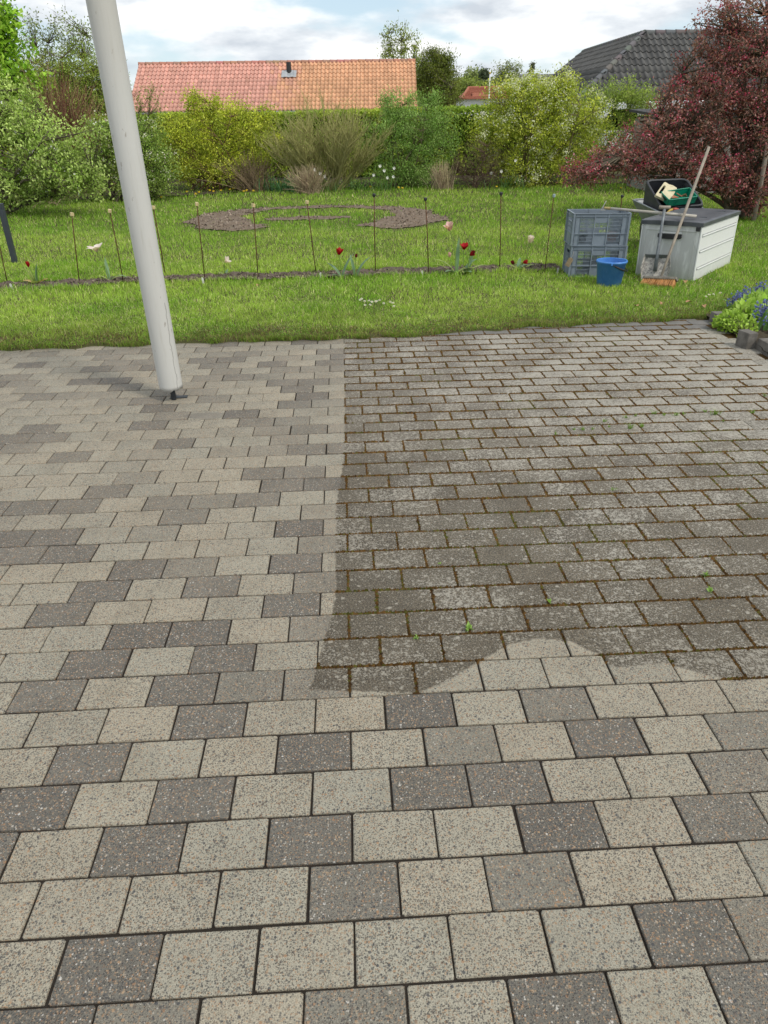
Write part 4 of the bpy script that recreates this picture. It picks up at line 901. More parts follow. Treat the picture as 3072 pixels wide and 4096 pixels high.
def tulip(label, base, flowers, lv):
    """flowers: (dx, dz, colour, length, openness, tilt, n petals); lv: (azimuth, length, width, th0, bend, colour)"""
    base = np.array(base, float); base[2] = 0.03
    t = thing('tulip', label, 'tulip', base, TG)
    for (dx, zt, colr, Ln, opn, tilt, npt) in flowers:
        top = base+[dx, rr_.uniform(-.02, .02), zt-0.03-Ln*0.5]; ax_ = np.array([math.sin(tilt), -0.15, math.cos(tilt)])
        Vv, Ff = tubes(np.stack([base+[dx*.2*q*q+dx*.8*q**2, 0, 0]+(top-base)*[0, q, q] if True else 0 for q in np.linspace(0, 1, 7)])[None], 0.0042, 6)
        np_mesh('stem', Vv, Ff, M_leaf, jit(STEM, len(Vv)), t, True)
        for k_ in range(npt):
            V, F_ = petal(top, ax_, k_*2*math.pi/npt+(0.3 if k_ % 2 else 0), Ln*rr_.uniform(0.9, 1.08), Ln*0.62, opn*rr_.uniform(0.8, 1.2))
            cc = np.tile(colr, (len(V), 1))*rng.uniform(0.85, 1.12, (len(V), 1)); 
            if colr[1] > 0.5: cc[::3] *= [1.0, 0.93, 0.92]; cc[1::3] *= [1.0, 0.86, 0.86]
            np_mesh('petal', V, F_, M_petal, np.clip(cc, 0, 0.95), t, True)
    for (az, ln, wd, th0, bd, cl_) in lv:
        V, F_ = ribbon(base+[0.012*math.cos(az), 0.012*math.sin(az), 0], az, ln*1.12, wd*1.55, th0, bd); np_mesh('leaf', V, F_, M_leaf, jit(cl_, len(V), 0.9, 1.1), t, True)
WT = (0.84, 0.80, 0.74); PK = (0.84, 0.60, 0.57); RD = (0.42, 0.012, 0.018); DR = (0.17, 0.02, 0.025)
tulip('wide open white tulip left of the white post', gp(238, 612), [(-0.085, 0.385, WT, 0.105, 0.75, -0.1, 6)], [(2.0, 0.22, 0.025, 0.1, 0.3, LG), (-0.4, 0.24, 0.022, 0.7, 1.2, LG), (0.2, 0.18, 0.03, 0.9, 0.9, YG), (3.4, 0.12, 0.03, 0.6, 0.9, YG)])
tulip('nodding white tulip right of the white post', gp(487, 601), [(0.02, 0.215, WT, 0.075, 0.5, 0.9, 5)], [(2.9, 0.09, 0.025, 0.5, 1.4, YG), (1.2, 0.08, 0.02, 0.3, 1.0, LG)])
tulip('nodding red tulip with dropping petals', gp(738, 604), [(-0.02, 0.31, RD, 0.088, 0.42, 0.25, 5)], [(0.4, 0.25, 0.042, 0.25, 0.5, LG), (2.8, 0.20, 0.04, 0.4, 0.8, LG), (3.6, 0.1, 0.03, 0.9, 0.6, LG), (5.5, 0.1, 0.03, 0.9, 0.5, LG)])
tulip('withered dark red tulip right of the nodding red one', gp(768, 604), [(0.012, 0.255, DR, 0.045, 0.1, 0.1, 4)], [(0.3, 0.24, 0.05, 0.3, 0.7, LG), (2.4, 0.22, 0.03, 0.1, 0.3, LG), (3.3, 0.15, 0.022, 0.2, 0.1, YG)])
tulip('tall pink lily-flowered tulip in the middle of the bed', gp(985, 596), [(-0.085, 0.535, PK, 0.105, 0.45, -0.25, 6)], [(1.2, 0.34, 0.03, 0.05, 0.2, LG), (2.9, 0.28, 0.03, 0.5, 1.0, YG), (0.1, 0.2, 0.05, 0.8, 1.0, YG), (3.8, 0.15, 0.04, 0.8, 1.0, LG)])
tulip('small closed pink tulip beside the tall pink one', gp(976, 596), [(-0.03, 0.23, PK, 0.052, 0.05, -0.1, 6)], [(3.3, 0.22, 0.03, 0.6, 0.9, YG)])
tulip('open bright red tulip right of the tall pink one', gp(1000, 596), [(0.0, 0.325, RD, 0.09, 0.55, 0.1, 6)], [(0.6, 0.22, 0.035, 0.4, 1.0, LG), (5.2, 0.14, 0.05, 1.0, 0.6, LG)])
tulip('drooping dark red tulip at the right of the red pair', gp(1009, 595), [(0.02, 0.25, (0.30, 0.012, 0.018), 0.065, 0.35, 0.9, 5), (0.055, 0.25, DR, 0.05, 0.15, 0.2, 4)], [(0.2, 0.24, 0.03, 0.7, 1.1, YG), (0.9, 0.2, 0.03, 0.2, 0.5, LG), (4.3, 0.12, 0.05, 0.9, 0.9, YG)])
tulip('small white and pink tulip left of the crates', gp(1133, 586), [(0.03, 0.36, WT, 0.090, 0.3, 0.15, 6)], [(2.6, 0.10, 0.03, 0.8, 0.5, LG), (0.4, 0.12, 0.03, 0.8, 0.9, YG)])
tulip('drooping red tulip at the foot of the small white one', gp(1118, 588), [(-0.05, 0.115, DR, 0.055, 0.2, -0.6, 5), (0.05, 0.14, RD, 0.06, 0.25, 1.4, 5)], [(0.3, 0.16, 0.03, 0.6, 1.4, LG), (2.8, 0.13, 0.03, 0.7, 1.0, YG), (1.2, 0.13, 0.03, 0.3, 0.6, LG)])
tulip('dark red tulip with broad leaves near the grey frame', gp(80, 620), [(-0.03, 0.245, RD, 0.062, 0.05, -0.05, 5)], [(0.2, 0.20, 0.075, 0.05, 0.25, LG), (0.6, 0.17, 0.05, 0.1, 0.2, LG), (2.7, 0.20, 0.016, 0.5, 0.1, YG), (2.5, 0.22, 0.014, 0.3, 0.1, YG), (0.0, 0.13, 0.05, 0.9, 0.5, (0.33, 0.22, 0.08)), (3.3, 0.12, 0.05, 0.8, 0.8, (0.34, 0.25, 0.10)), (5.0, 0.1, 0.05, 0.9, 0.3, YG)])
# plant labels stuck in the soil
M_lab = simple('white_label_plastic', (0.72, 0.72, 0.68), 0.5)
for (px_, py_, tl, lab) in ((30, 630, -0.2, 'white plastic plant marker by the leftmost rusty rod'), (441, 617, -0.12, 'white plastic plant marker right of the white post'), (692, 606, 0.05, 'white plastic plant marker left of the nodding red tulip'), (916, 600, -0.35, 'weathered leaning plant marker by the second black-capped rod'), (1202, 596, 0.1, 'white plastic plant marker left of the grey crates')):
    b = gp(px_, py_); R = np.array(Euler((0.1, tl, 0.3)).to_matrix())
    V = np.array([(-.008, 0, -.02), (.008, 0, -.02), (.011, 0, .075), (.007, 0, .088), (-.007, 0, .088), (-.011, 0, .075)]); V = np.concatenate([V-[0, .0008, 0], V+[0, .0008, 0]]) @ R.T+b
    tag(MB().add(V, [(5, 4, 3, 2, 1, 0), (6, 7, 8, 9, 10, 11)]+[(i, (i+1) % 6, 6+(i+1) % 6, 6+i) for i in range(6)]).build('plant_marker', M_lab, None), lab, 'plant marker', 'plant markers in the flower bed')

# soil crumbs in the beds
n = 9000; x = rng.uniform(-6, 2.05, n); y = np.interp(x, BDX, BDY)+rng.normal(0, 0.12, n); k = bedmask(x, y); x, y = x[k], y[k]
n2 = 5000; x2 = rng.uniform(-3.5, 1.3, n2); y2 = rng.uniform(11.3, 15.5, n2); k = ringmask(x2, y2)
x = np.concatenate([x, x2[k]]); y = np.concatenate([y, y2[k]]); n = len(x)
V, F_, C = leaves(np.stack([x, y, rng.uniform(0.028, 0.045, n)], 1), rng.uniform(0.008, 0.030, n)*np.interp(y, [9, 12], [1, 1.6]), jit((0.15, 0.12, 0.095), n, 0.4, 1.6)*np.interp(y, [9, 12], [1, 1.3])[:, None], 0.0, 0.8)
tag(np_mesh('soil_crumbs', V, F_, M_bark, C), 'loose brown soil crumbs on the beds', 'soil', kind='stuff')

# daisies, dandelions, fallen leaves
def daisy(p, r, petc, cen, name, label, cat, group, hgt_=0.05, tilt=0.3):
    p = np.array(p, float); t = thing(name, label, cat, p, group); top = p+[rr_.uniform(-.01, .01), 0, hgt_]
    Vv, Ff = tubes(np.array([p, (p+top)/2, top])[None], 0.0015, 4); np_mesh('stem', Vv, Ff, M_leaf, jit(STEM, len(Vv)), t)
    ax_ = Vector((rr_.uniform(-.3, .3), -tilt-rr_.uniform(0, .3), 1)).normalized(); R = np.array(ax_.to_track_quat('Z', 'Y').to_matrix()); n = 12; V = []
    for i in range(n):
        a = 2*math.pi*i/n; V += [(0.25*r*math.cos(a), 0.25*r*math.sin(a), 0.0), (r*math.cos(a-.2), r*math.sin(a-.2), .12*r), (r*math.cos(a+.2), r*math.sin(a+.2), .12*r)]
    V = np.array(V) @ R.T+top; np_mesh('petals', V, np.arange(3*n).reshape(-1, 3), M_petal, jit(petc, 3*n, .9, 1.05), t)
    MB().lathe([(r*.42, 0.0), (r*.36, r*.16), (0.001, r*.24)], 8, top, R).build('centre', cen, t, smooth=True)
M_yel = simple('yellow_flower_centre', (0.62, 0.42, 0.02), 0.8)
for (a, b) in ((783, 657), (790, 662), (797, 661), (802, 663), (806, 664), (811, 663), (816, 662), (819, 660), (800, 670), (829, 667), (842, 664), (850, 666), (852, 673), (787, 671), (780, 659)):
    daisy(gp(a, b), 0.012, (0.82, 0.82, 0.80), M_yel, 'daisy', 'small white daisy in the cluster on the near strip of lawn', 'daisy', 'daisies on the near lawn')
for (a, b) in ((1531, 648), (1541, 647), (1553, 644), (1524, 652)):
    daisy(gp(a, b), 0.012, (0.82, 0.82, 0.80), M_yel, 'daisy', 'small white daisy in the grass left of the bluebells', 'daisy', 'daisies by the side bed')
DG = 'dandelions along the shrub border'
for i, (a, b) in enumerate([(405, 419), (424, 424), (432, 420), (455, 416), (462, 418), (478, 416), (498, 414), (504, 412), (520, 412), (527, 418), (533, 416), (548, 417), (562, 412), (589, 398), (600, 397), (607, 398), (768, 402), (800, 408), (862, 410), (870, 411), (1073, 408), (1340, 411), (350, 431), (128, 428), (22, 424)]):
    p = gp(a, b+5)
    daisy(p, 0.028, (0.78, 0.56, 0.02), M_yel, 'dandelion', 'yellow dandelion flower along the front of the shrub border', 'dandelion', DG, 0.10, 0.5)
LB = simple('dry_leaf', (0.33, 0.17, 0.08), 0.85, 0.3, 60, (0.45, 0.27, 0.15))
for i, (a, b, lab) in enumerate([(1517, 670, 'dry brown leaf on the grass just left of the far kerb stone'), (1430, 665, 'dry brown leaf on the lawn below the broom'), (1375, 672, 'crumpled dry leaf at the paving edge below the blue bucket'), (1480, 664, 'dry leaf on the lawn below the storage box'), (560, 625, 'dry leaf on the near lawn right of the white post'), (1478, 616, 'dry leaf by the near corner of the storage box')]):
    p = gp(a, b)+[0, 0, 0.045]; V, F_ = ribbon(p, rr_.uniform(0, 6), 0.055, 0.04, 1.2, rr_.uniform(.5, 1.5), 5, 0.6)
    tag(MB().add(V, [tuple(f) for f in F_]).build('dry_leaf', LB, None, smooth=True), lab, 'leaf', 'dry leaves on the lawn')
# tufts in the joints
def tuft(p, n, h, label, group, wid=0.004, spread=0.9, name='grass_tuft'):
    P = np.tile(np.array(p), (n, 1))+np.stack([rng.normal(0, h*0.25, n), rng.normal(0, h*0.1, n), np.zeros(n)], 1)
    V, F_, C = blades(P, h*rng.uniform(0.5, 1.2, n), np.full(n, wid), jit((0.13, 0.20, 0.045), n, .7, 1.3), True, spread)
    tag(np_mesh(name, V, F_, M_grass, C), label, 'weed', group)
def zr(x, y): return ((2048+x/1.62)/SC, (1150+y/1.62)/SC)
for (a, b, n, h) in ((400, 925, 9, .02), (460, 925, 14, .026), (520, 920, 12, .022), (600, 870, 12, .028), (630, 905, 9, .02), (770, 915, 24, .045), (840, 905, 16, .03), (740, 845, 14, .02), (800, 835, 10, .02), (920, 820, 18, .03), (985, 830, 14, .025), (1065, 830, 20, .03), (1110, 822, 12, .022), (1250, 808, 14, .022), (1320, 825, 28, .048), (1370, 870, 10, .022), (1555, 815, 16, .028), (285, 955, 8, .03), (655, 1315, 9, .025), (1640, 705, 12, .03)):
    tuft(gp(*zr(a, b)), n, h*0.85, {(770, 915): 'large grass tuft in the unwashed paving, left of the two largest', (1320, 825): 'large grass tuft in the unwashed paving, right of the two largest'}.get((a, b), 'small green grass tuft growing in a joint of the unwashed paving'), 'weed tufts in the paving')
for (a, b, n, h, lab) in ((1013, 1360, 12, .03, 'largest leafy weed in the mossy joints near the washed edge'), (1185, 1302, 7, .02, 'small leafy weed in a mossy joint up and right of the largest one'), (1525, 1245, 10, .03, 'leafy weed in the mossy joints near the right picture edge, the farther of two'), (1535, 1280, 8, .025, 'leafy weed in the mossy joints near the right picture edge, the nearer of two'), (900, 1378, 8, .018, 'small leafy weed in a mossy joint left of the largest one'), (950, 1218, 8, .012, 'tiny farthest leafy weed in the mossy joints near the washed side')):
    P = np.tile(gp(a, b)+[0, 0, .002], (n, 1)); V, F_, C = leaves(P, h*rng.uniform(.6, 1.1, n), jit((0.19, 0.30, 0.07), n), 0.4, 0.5)
    tag(np_mesh('leafy_weed', V, F_, M_leaf, C), lab, 'weed', 'leafy weeds in the paving')

# ---- shrubs and trees
def blob(cx, cy, rx, ry, Y, rd=None):
    s = mpp(cx, cy, Y); c = at(cx, cy, Y); return (*c, rx*s, (rd if rd else rx*s*0.8), ry*s)
def in_blobs(bl, n, shell=0.45):
    B = np.array(bl); vol = B[:, 3]*B[:, 4]*B[:, 5]; k = rng.choice(len(B), n, p=vol**0.6/(vol**0.6).sum()); d = unit(rng.normal(size=(n, 3))); r = rng.random(n)**shell
    return B[k, :3]+d*r[:, None]*B[k, 3:6]
def plant(name, label, cat, base, bl, cols, leaf, nclump, per, clr, nlimb=5, r0=0.03, bark=(0.12, 0.10, 0.075), group=None, bloom=None, up=0.3, wid=0.5, shell=0.45, spreadb=0.1, zmin=0.05, ctl=0.55, names=('trunk', 'crown', 'blossom'), twigs=2, droop=0.0):
    base = np.array(base, float); t = thing(name, label, cat, base, group)
    T1 = in_blobs(bl, nlimb, 0.8); B0 = base+np.stack([rng.normal(0, spreadb, nlimb), rng.normal(0, spreadb*0.7, nlimb), np.zeros(nlimb)], 1)
    C1 = B0+(T1-B0)*[0.25, 0.25, ctl]+rng.normal(0, 0.06, (nlimb, 3))*np.linalg.norm(T1-B0, axis=1)[:, None]
    S = 9; LP = bez(B0, C1, T1, S); Rl = r0*np.linspace(1, 0.3, S)[None]*rng.uniform(0.7, 1.1, (nlimb, 1)); tp = [tubes(LP, Rl, 6)]
    CC = in_blobs(bl, nclump, shell); CC[:, 2] = np.maximum(CC[:, 2], zmin)
    nodes = LP[:, 2:].reshape(-1, 3); D2 = ((CC[:, None]-nodes[None])**2).sum(2)+np.where(nodes[None, :, 2] > CC[:, None, 2], 0.3, 0)
    A = nodes[D2.argmin(1)]; Mi = (A+CC)/2+rng.normal(0, 0.10, A.shape)*np.linalg.norm(CC-A, axis=1)[:, None]; Mi[:, 2] += droop
    TP = bez(A, Mi, CC, 5); tp.append(tubes(TP, r0*np.array([0.3, 0.25, 0.2, 0.14, 0.08])[None]*np.ones((nclump, 1)), 3))
    if twigs:
        e = CC.repeat(twigs, 0); e2 = e+unit(rng.normal(size=e.shape)+[0, 0, up])*clr*rng.uniform(0.6, 1.3, (len(e), 1)); tp.append(tubes(np.stack([e, (e+e2)/2+rng.normal(0, clr*.12, e.shape), e2], 1), r0*np.array([0.09, 0.07, 0.04])[None], 3))
    V, F_, _ = join(tp); np_mesh(names[0], V, F_, M_bark, jit(bark, len(V), 0.75, 1.25), t, True)
    n = nclump*per
    if n:
        ci = np.repeat(np.arange(nclump), per); off = rng.normal(size=(n, 3))*clr*0.55; C = CC[ci]+off
        q = rng.random((n, 1)) < 0.35; s_ = rng.random((n, 1)); al = TP[ci, 4]*s_+TP[ci, 2]*(1-s_)+off*0.5; C = np.where(q, al, C); C[:, 2] = np.maximum(C[:, 2], zmin*0.6)
        ck = np.array(cols)[rng.integers(0, len(cols), nclump)]*rng.uniform(0.78, 1.22, (nclump, 1)); lc = ck[ci]*rng.uniform(0.72, 1.28, (n, 1))
        V, F_, cc = leaves(C, leaf*rng.uniform(0.6, 1.25, n), lc, up, wid); np_mesh(names[1], V, F_, M_leaf, cc, t)
    if bloom:
        bc, bs, bn, bk, br_, ntop = bloom; k = rng.choice(nclump, bn, p=(lambda w: w/w.sum())(np.exp((CC[:, 2]-CC[:, 2].max())*ntop))); ci = np.repeat(k, bk)
        C = CC[ci]+rng.normal(size=(len(ci), 3))*br_+[0, -clr*0.9, clr*0.5]
        V, F_, cc = leaves(C, bs*rng.uniform(0.6, 1.2, len(ci)), np.array(bc)[rng.integers(0, len(bc), len(ci))]*rng.uniform(0.85, 1.1, (len(ci), 1)), 0.4, 0.85); np_mesh(names[2], V, F_, M_petal, np.clip(cc, 0, .95), t)
    return t
ST = ('stems', 'foliage', 'blossom')
# clipped hedge
HX0, HX1, HY, HT = -12.5, 6.2, 23.0, 0.42
t = thing('clipped_hedge', 'long clipped yellow-green hedge behind the shrub border', 'hedge', ((HX0+HX1)/2, HY, 0))
hz = lambda x: 1.63+0.012*(x+6)+0.06*(vnoise(x, x*0, 0.8, 3)-0.5)
n = 62000; f = rng.random(n); x = rng.uniform(HX0, HX1, n); zt_ = hz(x); face = f < 0.68
y = np.where(face, HY-HT+np.abs(rng.normal(0, 0.06, n))-0.05*(vnoise(x, rng.random(n)*0+1, 0.5, 5)), rng.uniform(HY-HT, HY+HT, n)); z = np.where(face, rng.uniform(0.05, 1, n)*zt_, zt_-np.abs(rng.normal(0, 0.05, n))+0.05*rng.random(n))
y += np.where(face, 0.14*(vnoise(x, z, 0.28, 6)-0.5)+0.08*(vnoise(x, z, 0.1, 2)-0.5), 0)
hc = np.where(vnoise(x, z, 0.3, 1)[:, None] > 0.5, [0.30, 0.36, 0.05], [0.20, 0.28, 0.04])*rng.uniform(0.65, 1.25, (n, 1))
V, F_, C = leaves(np.stack([x, y, z], 1), 0.085*rng.uniform(0.6, 1.2, n), hc, 0.2, 0.6); np_mesh('foliage', V, F_, M_leaf, C, t)
n = 700; x = rng.uniform(HX0, HX1, n); y = rng.uniform(HY-HT*.7, HY+HT*.7, n); P0 = np.stack([x, y, 0*x], 1); P2 = P0+np.stack([rng.normal(0, .15, n), rng.normal(0, .1, n), hz(x)*rng.uniform(.6, .97, n)], 1)
V, F_ = tubes(bez(P0, (P0+P2)/2+rng.normal(0, .08, (n, 3)), P2, 4), np.array([.014, .011, .008, .004])[None], 3); np_mesh('stems', V, F_, M_bark, jit((0.08, 0.065, 0.05), len(V)), t)
mb = MB(); mb.bx(HX0+.1, HX1-.1, HY-HT*.55, HY+HT*.55, 0.05, 1.56); mb.build('inner_growth', simple('hedge_inner_twigs', (0.05, 0.055, 0.02), 0.95, 0.4, 9, (0.09, 0.085, 0.035), 1.0, 0, 0.1, 45, 0.08), t)

FRESH = [(0.21, 0.33, 0.065), (0.25, 0.37, 0.09), (0.17, 0.29, 0.05)]
# left: apple tree
b = gp(-60, 470); b[1] = 14.6; b[0] = at(-30, 400, 14.6)[0]; b[2] = 0
plant('apple_tree', 'fresh green apple tree with a few white blossoms at the left edge', 'tree', b,
      [blob(10, 250, 90, 60, 14.6, .9), blob(60, 330, 110, 70, 14.4, .9), blob(-60, 300, 80, 110, 14.8), blob(120, 300, 70, 50, 14.2, .6), blob(150, 370, 80, 45, 14.2, .7), blob(30, 385, 80, 35, 14.4), blob(20, 200, 50, 30, 14.6), blob(190, 395, 50, 30, 14.2, .5), blob(215, 275, 30, 14, 14.0, .2), blob(20, 425, 90, 16, 14.6, .6), blob(-80, 410, 70, 30, 14.8, .7), blob(110, 415, 70, 18, 14.6, .5)],
      [(0.29, 0.375, 0.10), (0.35, 0.43, 0.14), (0.22, 0.31, 0.07)], 0.060, 640, 34, 0.15, 14, 0.045, (0.10, 0.085, 0.06), bloom=([(0.85, 0.84, 0.82)], 0.042, 46, 7, 0.035, 0.0), up=0.5, wid=0.55, ctl=0.4)
b = at(285, 430, 17.0); b[2] = 0
plant('flowering_shrub', 'dense green shrub with creamy blossom behind the white post', 'shrub', b,
      [blob(300, 330, 85, 70, 17.2, .7), blob(230, 320, 70, 60, 17.2, .7), blob(350, 370, 45, 55, 17.0, .5), blob(200, 380, 60, 45, 16.9, .5), blob(310, 400, 70, 30, 16.8, .5), blob(265, 275, 50, 20, 17.4, .4)],
      [(0.19, 0.27, 0.055), (0.26, 0.33, 0.085), (0.14, 0.215, 0.045)], 0.050, 460, 44, 0.15, 10, 0.03, (0.07, 0.055, 0.045), bloom=([(0.76, 0.74, 0.56), (0.80, 0.70, 0.60), (0.72, 0.74, 0.60)], 0.036, 150, 9, 0.05, 0.4), up=0.4, names=ST, spreadb=.3)
# reddish bare dogwood
b = at(170, 430, 19.0); b[2] = 0; t = thing('dogwood', 'reddish brown twiggy bush between the apple tree and the white post', 'bush', b)
n = 620; P0 = b+np.stack([rng.normal(0, .35, n), rng.normal(0, .3, n), np.zeros(n)], 1); tx = rng.normal(0, .75, n); P2 = np.stack([b[0]+tx+rng.normal(0, .1, n), b[1]+rng.normal(0, .5, n), 2.15-0.35*(tx/.8)**2+rng.normal(0, .30, n)], 1); P2[:, 2] = np.maximum(P2[:, 2], 0.6)
V, F_ = tubes(bez(P0, P0*.45+P2*.55+np.stack([-tx*.25, 0*tx, 0*tx+.1], 1), P2, 6), np.array([.011, .010, .008, .007, .005, .003])[None], 3); np_mesh('stems', V, F_, M_bark, np.repeat(np.where(rng.random((n, 1)) < .35, [0.30, 0.22, 0.11], [0.16, 0.075, 0.05])*rng.uniform(.6, 1.3, (n, 1)), 18, 0), t)
k = rng.integers(0, n, 1500); s_ = rng.uniform(.4, 1, (1500, 1)); V, F_, C = leaves(P0[k]*(1-s_)+P2[k]*s_+rng.normal(0, .06, (1500, 3)), .05, jit((0.20, 0.26, 0.05), 1500), .6); np_mesh('foliage', V, F_, M_leaf, C, t)
# thin open tree behind
b = at(150, 420, 23.5); b[2] = 0
plant('hawthorn', 'loose olive-green tree with thin leafy top left of the white post', 'tree', b,
      [blob(150, 230, 110, 75, 23.5, 1.2), blob(220, 250, 70, 80, 23.5, 1.0), blob(120, 170, 90, 60, 23.5, 1), blob(200, 150, 70, 55, 23.4, 1), blob(150, 330, 120, 60, 23.4, .8)],
      [(0.20, 0.26, 0.045), (0.16, 0.22, 0.04), (0.24, 0.28, 0.06)], 0.065, 680, 42, 0.22, 16, 0.045, (0.11, 0.085, 0.06), up=.4)
b = at(110, 420, 24.5); b[2] = 0
plant('birch_tree', 'tall wispy tree with sparse grey-green leaves against the sky at left', 'tree', b,
      [blob(95, 110, 55, 70, 24.5, .7), blob(150, 75, 40, 45, 24.5, .6), blob(185, 105, 40, 50, 24.5, .6), blob(120, 190, 80, 60, 24.5, .8), blob(70, 80, 22, 40, 24.5, .4)],
      [(0.14, 0.18, 0.06), (0.17, 0.20, 0.07), (0.20, 0.24, 0.06)], 0.075, 330, 13, 0.22, 18, 0.035, (0.10, 0.07, 0.055), up=.2, twigs=2)
b = at(-40, 420, 19.5); b[2] = 0
plant('maple_tree', 'bright yellow-green leafy tree in the top left corner', 'tree', b,
      [blob(-40, 60, 75, 70, 19.5, 1), blob(10, 130, 55, 50, 19.4, .8), blob(50, 180, 50, 35, 19.2, .6), blob(-50, 170, 80, 80, 19.5, 1), blob(10, 40, 30, 35, 19.4, .4)],
      [(0.22, 0.36, 0.035), (0.28, 0.42, 0.05), (0.16, 0.29, 0.03)], 0.11, 300, 26, 0.24, 7, 0.07, (0.09, 0.075, 0.055), up=.0, wid=.8)
b = at(300, 410, 22.0); b[2] = 0
plant('hazel', 'small thin-leaved tree in front of the red roof just right of the white post', 'tree', b,
      [blob(300, 240, 45, 45, 22, .5), blob(330, 220, 25, 35, 22, .4), blob(300, 300, 50, 40, 22, .5)], [(0.19, 0.25, 0.05), (0.15, 0.21, 0.045)], 0.055, 130, 12, 0.14, 6, 0.025, (0.12, 0.085, 0.055), up=.3, names=ST)
# forsythia gone to leaf
b = at(470, 408, 19.2); b[2] = 0
plant('forsythia', 'yellow-green leafy forsythia in front of the red roof', 'shrub', b,
      [blob(470, 300, 130, 70, 19.2, .9), blob(400, 320, 70, 70, 19.2, .7), blob(560, 310, 60, 65, 19.2, .7), blob(445, 235, 40, 32, 19.2, .35), blob(500, 250, 60, 30, 19.3, .5), blob(415, 222, 22, 22, 19.2, .2), blob(575, 255, 26, 26, 19.3, .3), blob(480, 375, 120, 35, 19.0, .7)],
      [(0.36, 0.39, 0.04), (0.30, 0.345, 0.04), (0.41, 0.43, 0.06), (0.22, 0.27, 0.035)], 0.056, 640, 36, 0.15, 30, 0.022, (0.13, 0.075, 0.045), up=.5, names=ST, spreadb=.28, ctl=.5)
# low red-tipped twigs under it
b = at(545, 412, 18.6); b[2] = 0; t = thing('spiraea', 'low bush of pale bare stems at the foot of the forsythia', 'bush', b)
n = 200; P0 = b+np.stack([rng.normal(0, .14, n), rng.normal(0, .1, n), np.zeros(n)], 1); tx = rng.normal(0, .42, n); P2 = P0+np.stack([tx, rng.normal(0, .2, n), .75-.25*np.abs(tx)+rng.normal(0, .12, n)], 1)
V, F_ = tubes(bez(P0, P0*.5+P2*.5+[0, 0, .08], P2, 4), np.array([.008, .007, .005, .003])[None], 3); np_mesh('stems', V, F_, M_bark, jit((0.20, 0.15, 0.09), len(V), .6, 1.3), t)
# bare vase-shaped shrub
b = at(712, 400, 18.8); b[2] = 0; t = thing('bare_shrub', 'big vase-shaped bare shrub of olive twigs in the middle of the border', 'shrub', b)
nl = 11; aa = np.linspace(-1, 1, nl); T1 = np.stack([b[0]-0.05+aa*1.12+rng.normal(0, .06, nl), b[1]+rng.normal(0, .35, nl), 1.15-.42*aa**2+rng.normal(0, .08, nl)], 1); B0 = b+np.stack([aa*.22, rng.normal(0, .06, nl), 0*aa], 1)
LP = bez(B0, B0*.5+T1*.5+np.stack([-aa*.05, 0*aa, 0*aa-.05], 1), T1, 9); tp = [tubes(LP, np.linspace(.032, .012, 9)[None]*rng.uniform(.7, 1.15, (nl, 1)), 6)]
nodes = LP[:, 2:].reshape(-1, 3); k = rng.integers(0, len(nodes), 420); A = nodes[k]; dirs = unit(np.stack([(A[:, 0]-b[0])*0.9+rng.normal(0, .55, 420), rng.normal(0, .5, 420), np.full(420, .95)], 1)); E1 = A+dirs*rng.uniform(.3, .85, (420, 1)); E1[:, 2] = np.minimum(E1[:, 2], 2.0-0.30*((E1[:, 0]-b[0])/.9)**2+rng.normal(0, .1, 420))
L2 = bez(A, (A+E1)/2+rng.normal(0, .05, A.shape)-[0, 0, .05], E1, 6); tp.append(tubes(L2, np.array([.0095, .0085, .0075, .0065, .005, .004])[None], 4))
nd = L2[:, 1:].reshape(-1, 3); k = rng.integers(0, len(nd), 3000); A = nd[k]; dirs = unit(np.stack([(A[:, 0]-b[0])*.45+rng.normal(0, .5, 3000), rng.normal(0, .45, 3000), np.full(3000, .9)], 1)); E2 = A+dirs*rng.uniform(.10, .42, (3000, 1))
tp.append(tubes(np.stack([A, (A+E2)/2+rng.normal(0, .018, A.shape), E2], 1), np.array([.0048, .004, .0022])[None], 3))
V, F_, _ = join(tp); np_mesh('stems', V, F_, M_bark, jit((0.285, 0.27, 0.105), len(V), .7, 1.25), t)
k = rng.integers(0, 3000, 5200); V, F_, C = leaves(E2[k]+rng.normal(0, .05, (5200, 3)), .026, jit((0.23, 0.29, 0.065), 5200), .5); np_mesh('buds', V, F_, M_leaf, C, t)
# dense green shrub
b = at(870, 405, 19.3); b[2] = 0
plant('mock_orange', 'tall dense mid-green shrub beside the bare shrub', 'shrub', b,
      [blob(870, 320, 100, 80, 19.3, .8), blob(900, 260, 75, 40, 19.3, .6), blob(850, 245, 40, 45, 19.3, .4), blob(950, 300, 45, 70, 19.4, .5), blob(870, 380, 85, 30, 19.1, .6), blob(835, 215, 14, 22, 19.3, .2), blob(890, 208, 14, 18, 19.3, .2), blob(935, 215, 20, 18, 19.3, .25)],
      [(0.16, 0.26, 0.06), (0.20, 0.30, 0.085), (0.13, 0.23, 0.045), (0.22, 0.31, 0.09)], 0.046, 520, 44, 0.14, 22, 0.02, (0.12, 0.10, 0.06), up=.6, names=ST, spreadb=.22)
# brown cotoneaster
b = at(1030, 405, 18.6); b[2] = 0
plant('cotoneaster', 'dark brown tangled twiggy bush left of the cream lilac', 'bush', b, [blob(1030, 350, 55, 55, 18.6, .45), blob(1000, 370, 30, 35, 18.5, .3), blob(1065, 365, 35, 40, 18.5, .3)], [(0.13, 0.14, 0.04), (0.12, 0.09, 0.05)], 0.022, 420, 4, .12, 14, .014, (0.105, 0.070, 0.052), names=ST, twigs=5, spreadb=.12)
